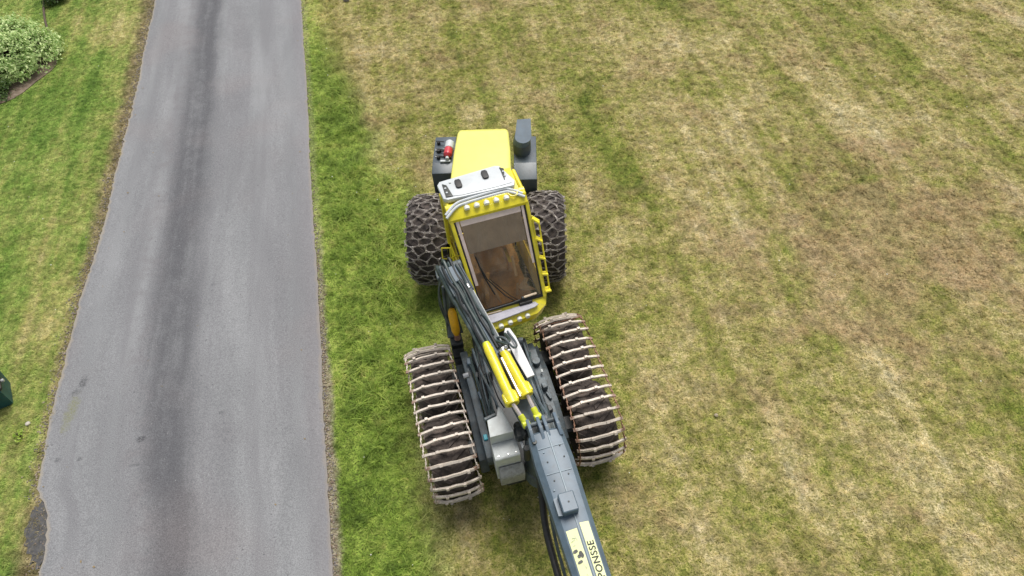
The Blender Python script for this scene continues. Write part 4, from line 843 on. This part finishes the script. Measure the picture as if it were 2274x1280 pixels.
# lower front: yellow chin with grey step tread and lamps
chin = sub(MB().loft([[(-.49, -1.02, 1.935), (.585, -1.02, 1.935), (.66, -.90, 1.90), (.57, -1.12, 1.86), (.40, -1.21, 1.80), (-.42, -1.30, 1.80), (-.49, -1.2, 1.86)], [(-.47, -.98, 1.55), (.50, -.98, 1.55), (.55, -.88, 1.55), (.50, -1.08, 1.58), (.36, -1.16, 1.60), (-.38, -1.24, 1.60), (-.47, -1.14, 1.58)]]), 'cab_chin', M['yellow'], cabo)
sub(MB().prism([(-.40, -1.075), (.40, -1.06), (.44, -1.13), (.36, -1.165), (-.36, -1.24), (-.41, -1.2)], 1.90, 1.925, 'z', .006), 'step_tread', M['tread'], cabo)
for k, x in enumerate((-.24, -.08, .08, .22)): sub(MB().tube([(x, -1.25 + .075 * max(0, (x + .3) / .7) , 1.80), (x, -1.28 + .085 * max(0, (x + .3) / .7), 1.81), (x, -1.305 + .085 * max(0, (x + .3) / .7), 1.81)], [.044, .046, .036], 14), 'work_light', M['glasswhite'], cabo)
sub(MB().box((.25, -1.05, 1.94), (.22, .05, .06), .01), 'black_bracket', M['black'], cabo)
# roof
roof = sub(MB().prism([(-.66, .40), (-.61, .47), (.30, .53), (.37, .50), (.50, .10), (.46, .0), (-.58, .04), (-.64, .08)], 3.44, 3.52, 'z', .018), 'roof_panel', M['white'], cabo)
sub(MB().prism([(-.56, .10), (-.35, .06), (.20, .05), (.44, .06), (.34, .44), (.20, .475), (-.40, .42), (-.52, .40)], 3.515, 3.53, 'z', .006), 'raised_roof_centre', M['white'], cabo)
for x, y in ((-.345, .30), (.095, .355)): sub(MB().prism([(x + a_, y + b_) for a_, b_ in ((-.05, -.06), (-.03, -.09), (.03, -.09), (.05, -.06), (.05, .06), (.03, .09), (-.03, .09), (-.05, .06))], 3.525, 3.56, 'z', .008), 'roof_vent', M['black'], cabo)
for x, y, s_ in ((-.565, .24, 1), (.375, .30, -1)):
    g = sub(MB().prism([(x - .03, y - .15), (x + .05 * s_ + .03, y - .16), (x + .04, y + .10), (x - .02, y + .15)], 3.518, 3.536, 'z', .004), 'roof_slot', M['ink'], cabo)
    for dy in (-.07, .03): sub(MB().cyl((x + .005, y + dy, 3.53), (x + .005, y + dy, 3.55), .018, 8), 'roof_bolt', M['white'], cabo)
sub(MB().cyl((-.46, .375, 3.52), (-.46, .375, 3.545), .02), 'antenna_base', M['boxgrey'], cabo)
for dy, dz, nm in ((0, 0, 'roof_rail'), (-.055, -.015, 'roof_rail')):
    sub(MB().tube(arc_pts([(-.68, -.17 + dy, 3.42 + dz), (-.50, -.05 + dy, 3.47 + dz), (-.30, -.01 + dy, 3.48 + dz), (.25, .015 + dy, 3.48 + dz), (.38, -.02 + dy, 3.47 + dz), (.565, -.13 + dy, 3.42 + dz)], 6), .022, 10), nm, M['white'], cabo)
sub(MB().prism([(-.02, 3.47), (-.08, 3.46), (-.235, 3.335), (-.235, 3.28), (-.16, 3.29), (-.02, 3.38)], -.655, .60, 'x', .012), 'visor', M['yellow'], cabo)
sub(MB().box((-.60, .14, 3.30), (.06, .6, .3), .02).box((.57, .14, 3.30), (.06, .6, .3), .02), 'roof_side_skirt', M['yellow'], cabo)
for k, x in enumerate((-.34, -.185, -.03, .125, .285)):
    y = -.10; sub(MB().tube([(x, y, 3.43), (x, y - .03, 3.435), (x, y - .065, 3.425), (x, y - .075, 3.42)], [.03, .047, .043, .025], 14).box((x, y + .015, 3.42), (.03, .05, .06), .005), 'work_light', M['glasswhite'], cabo)
sub(MB().tube(arc_pts([(.33, -.08, 3.46), (.36, -.14, 3.45), (.44, -.15, 3.45), (.48, -.09, 3.46)], 5), .010, 6), 'lamp_guard', M['yellow'], cabo)
# right hand rail: two yellow tubes with plates between
ra = [Vector((.615, -.36, 3.12)), Vector((.605, -.98, 1.98))]; rb_ = [Vector((.70, -.42, 3.06)), Vector((.685, -.98, 1.98))]
hr = sub(MB().beam(ra[0], ra[1], .024, .024, .006, (1, 0, 0), .02).beam(rb_[0], rb_[1], .024, .024, .006, (1, 0, 0), .02), 'handrail', M['yellow'], cabo)
m_ = MB()
for t_ in (.015, .27, .52, .74, .97): m_.beam(ra[0].lerp(ra[1], t_), rb_[0].lerp(rb_[1], t_), .13 if t_ < .9 else .18, .03, .006, (0, .5, 1), .01)
m_.build('handrail_bracket', M['yellow'], cabo)
mi = sub(MB().tube([(-.84, -.28, 2.86), (-.86, -.34, 2.68), (-.74, -.36, 2.66), (-.71, -.30, 2.84)], .014, 6, closed=True).tube([(-.74, -.36, 2.66), (-.66, -.30, 2.62), (-.58, -.3, 2.6)], .012, 6), 'mirror_bracket', M['yellow'], cabo)
sub(MB().box((-.80, -.31, 2.77), (.075, .02, .13), .006), 'mirror', M['black'], cabo)
# side windows and interior
def side_glass(left):
    x0 = cx(3.2, left) * .99; return MB().add([(x0 - .004, .37, 3.22), (x0 + .004, .37, 3.22), (x0 + .004, -.27, 3.22), (x0 - .004, -.27, 3.22), (x0 * .97 - .004, .37, 2.26), (x0 * .97 + .004, .37, 2.26), (x0 * .97 + .004, -.80, 2.26), (x0 * .97 - .004, -.80, 2.26)], [(0, 1, 2, 3), (4, 7, 6, 5), (0, 4, 5, 1), (1, 5, 6, 2), (2, 6, 7, 3), (3, 7, 4, 0)])
sub(MB().box((-.04, .455, 2.80), (1.06, .008, 1.04), 0), 'rear_window', GL, cabo, None)  # unseen from the camera, added to let sun from behind into the cab
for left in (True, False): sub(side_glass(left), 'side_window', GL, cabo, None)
sub(MB().box((-.02, -.45, 1.69), (.94, 1.0, .05), .01).loft([[(-.45, -.98, 1.72), (.50, -.98, 1.72), (.50, -.96, 1.95), (-.45, -.96, 1.95)], [(-.45, -.90, 1.70), (.50, -.90, 1.70), (.50, -.88, 1.75), (-.45, -.88, 1.75)]]), 'cab_floor', M['brown'], cabo)
sub(MB().box((-.02, -.02, 1.95), (.52, .5, .18), .06).box((-.02, .24, 2.35), (.5, .14, .75), .06).box((-.02, .27, 2.8), (.28, .1, .2), .04), 'operator_seat', M['seat'], cabo)
for s_ in (-1, 1): sub(MB().box((-.02 + s_ * .34, -.12, 2.15), (.12, .5, .08), .03).cyl((-.02 + s_ * .34, -.30, 2.18), (-.02 + s_ * .34, -.33, 2.34), .03), 'armrest', M['brown'], cabo)
sub(MB().box((-.03, .40, 1.98), (1.08, .04, .56), .01), 'rear_lining', M['brown'], cabo)
sub(MB().box((-.30, -.60, 1.9), (.06, .35, .36), .02).cyl((-.36, -.62, 1.72), (-.20, -.50, 2.25), .03), 'console', M['brown'], cabo)
for a_, b_ in (((-.22, -.45, 2.15), (-.10, -.82, 1.80)), ((.26, -.34, 2.32), (.24, -.60, 2.10)), ((.25, -.62, 1.95), (.20, -.78, 1.83))): sub(MB().beam(a_, b_, .045, .03), 'pale_streak_bar', M['cream'], cabo)  # cream bars widened to stand for pale light streaks in the windscreen
pp = MB(); pp.prism([(.22, -.70), (.30, -.64), (.40, -.54), (.46, -.58), (.36, -.70), (.44, -.76), (.50, -.84), (.40, -.83), (.28, -.78)], 1.93, 1.94, 'z'); sub(pp, 'pale_streak_sheet', M['cream'], cabo)  # cream cut-out, enlarged to imitate a pale light streak behind the glass

# ------------------------------------------------------------------ plants, bed, box, stones
def leaf_mat(name, a_, b_, transl=.3):
    m = bpy.data.materials.new(name); m.use_nodes = True; t = NT(m.node_tree); b = t.n['Principled BSDF']
    r = t.new('ShaderNodeNewGeometry').outputs['Random Per Island']; c = t.mix(r, a_, b_)
    t.set(b.inputs['Base Color'], c); b.inputs['Roughness'].default_value = .5
    tr = t.new('ShaderNodeBsdfTranslucent'); t.set(tr.inputs[0], c); mx = t.new('ShaderNodeMixShader'); mx.inputs[0].default_value = transl
    t.set(mx.inputs[1], b.outputs[0]); t.set(mx.inputs[2], tr.outputs[0]); t.set(t.n['Material Output'].inputs[0], mx.outputs[0]); return m
def shrub(name, label, loc, rad, hgt, nclump, nleaf, lsize, mat, seed):
    rnd = random.Random(seed); root = thing(name, label, 'shrub', loc); m_ = MB(); br = MB()
    for _ in range(nclump):
        a = rnd.uniform(0, 6.283); e = math.asin(rnd.uniform(-.05, 1)); q = rnd.uniform(.72, 1.06)
        c = Vector((rad * q * math.cos(a) * math.cos(e), rad * q * math.sin(a) * math.cos(e), .10 + hgt * q * math.sin(e)))
        if c.z > .15: br.tube([(0, 0, 0), c * .5 + Vector((0, 0, .06)), c], [.018, .010, .004], 4)
        for _ in range(nleaf):
            p = c + Vector((rnd.gauss(0, .075), rnd.gauss(0, .075), rnd.gauss(0, .06))); n = (p.normalized() * .8 + Vector((rnd.gauss(0, .5), rnd.gauss(0, .5), rnd.gauss(.35, .4)))).normalized()
            if p.z < .02: continue
            u = n.orthogonal().normalized(); u = Matrix.Rotation(rnd.uniform(0, 6.28), 3, n) @ u; w = n.cross(u); s_ = lsize * rnd.uniform(.6, 1.3)
            m_.add([p - u * s_, p + w * s_ * .5 + n * s_ * .12, p + u * s_, p - w * s_ * .5 + n * s_ * .12], [(0, 1, 2, 3)])
    me = bpy.data.meshes.new('foliage'); me.from_pydata([tuple(v) for v in m_.v], [], m_.f); me.materials.append(mat); link('foliage', me, root, kind='stuff')
    br.build('branches', M['bark'], root); return root
VAR = leaf_mat('variegated_leaves', (.24, .42, .09), (.74, .84, .40)); DG = leaf_mat('dark_green_leaves', (.035, .08, .012), (.10, .17, .03)); LG = leaf_mat('lime_leaves', (.22, .36, .03), (.42, .55, .08))
bedm = MB(); bpt = []
for k in range(36):
    a = 2 * math.pi * k / 36; q = 1 + .06 * math.sin(3 * a) + .03 * math.sin(7 * a + 1); bpt.append((-14.05 + 1.50 * q * math.cos(a), 17.5 + 1.64 * q * math.sin(a)))
bedm.prism(bpt, -.01, .02, 'z')
bedm.build('flower_bed', pbr('bare_bed_soil', (.16, .115, .08), .95, var=.35, vscale=5, dirt_or_haze=.5, dirt_col=(.27, .22, .17), bump=1, bscale=18), kind='structure', smooth=None)
shrub('variegated_shrub', 'pale green and cream variegated shrub in the soil bed', (-13.85, 18.0, 0), 1.32, 1.05, 520, 28, .044, VAR, 3)
shrub('dark_green_shrub', 'low dark green bush at the lower end of the soil bed, below the pale shrub', (-13.85, 16.45, 0), .55, .5, 90, 26, .042, DG, 5)
shrub('dark_green_shrub', 'small dark green bush by the top edge of the lawn', (-13.75, 21.35, 0), .32, .3, 40, 24, .045, DG, 8)
st_ = MB().tube(arc_pts([(-14.35, 21.9, .03), (-14.0, 20.9, .05), (-13.55, 19.9, .04), (-13.1, 19.2, .03)], 6), [.032] * 19, 7)
o = st_.build('edging_log', M['bark']); o['label'] = 'thin dark edging log lying on the lawn above the soil bed'; o['category'] = 'log'
shrub('lime_weed', 'small bright lime green weed in the grass at the left road edge', (-8.83, 5.93, 0), .06, .09, 6, 9, .030, LG, 11)
def stone(name, label, loc, r, mat, seed, group=None):
    rnd = random.Random(seed); b = bmesh.new(); bmesh.ops.create_icosphere(b, subdivisions=2, radius=r)
    for v in b.verts: v.co *= rnd.uniform(.85, 1.12); v.co.z *= .6
    o = MB().bm(b).build(name, mat, None, loc, (0, 0, rnd.uniform(0, 6))); o['label'] = label; o['category'] = 'stone'
    if group: o['group'] = group
stone('stone', 'small white stone in the grass beside the lime green weed', (-8.80, 6.17, .03), .045, M['stone'], 1)
stone('stone', 'pale tan stone lying alone in the mown field right of the machine', (3.34, 5.39, .03), .038, gm1, 2)
for k, (x, y, r) in enumerate(((-4.45, 20.2, .10), (-4.1, 20.35, .13), (-3.75, 20.3, .11), (-3.45, 20.45, .13), (-4.25, 20.7, .12), (-3.6, 20.8, .14))):
    stone('stone', ('leftmost small grey stone in the row at the top edge of the verge', 'second grey stone from the left in the top edge row', 'third grey stone from the left in the top edge row', 'rightmost near grey stone of the top edge row', 'grey stone behind the leftmost pair of the top edge row', 'grey stone behind the rightmost pair of the top edge row')[k], (x, y, .05), r, M['stonegrey'], 20 + k, 'grey stones at the top of the verge')
# dark teal box with black rim, cut by the picture's left edge
bx = thing('storage_box', 'dark teal plastic box with black lid rim on the lawn beside the road', 'box', (-9.62, 6.68, 0), R_(28))
MB().loft([[(-.30, -.22, 0), (.30, -.22, 0), (.30, .30, 0), (-.30, .30, 0)], [(-.34, -.26, .44), (.34, -.26, .44), (.34, .34, .44), (-.34, .34, .44)]]).build('bin_body', M['teal'], bx)
ld = MB().prism([(-.37, -.29), (.30, -.29), (.37, -.2), (.37, .3), (.3, .37), (-.37, .37)], .44, .49, 'z', .012).build('lid', M['black'], bx)
MB().box((.0, .02, .505), (.48, .42, .03), .01).build('lid_panel', M['teal'], ld)
MB().box((.18, .22, .53), (.05, .14, .03), .008).build('handle', M['white'], ld)
MB().cyl((.36, .0, .43), (.41, .0, .43), .035).build('latch', M['steel'], bx)
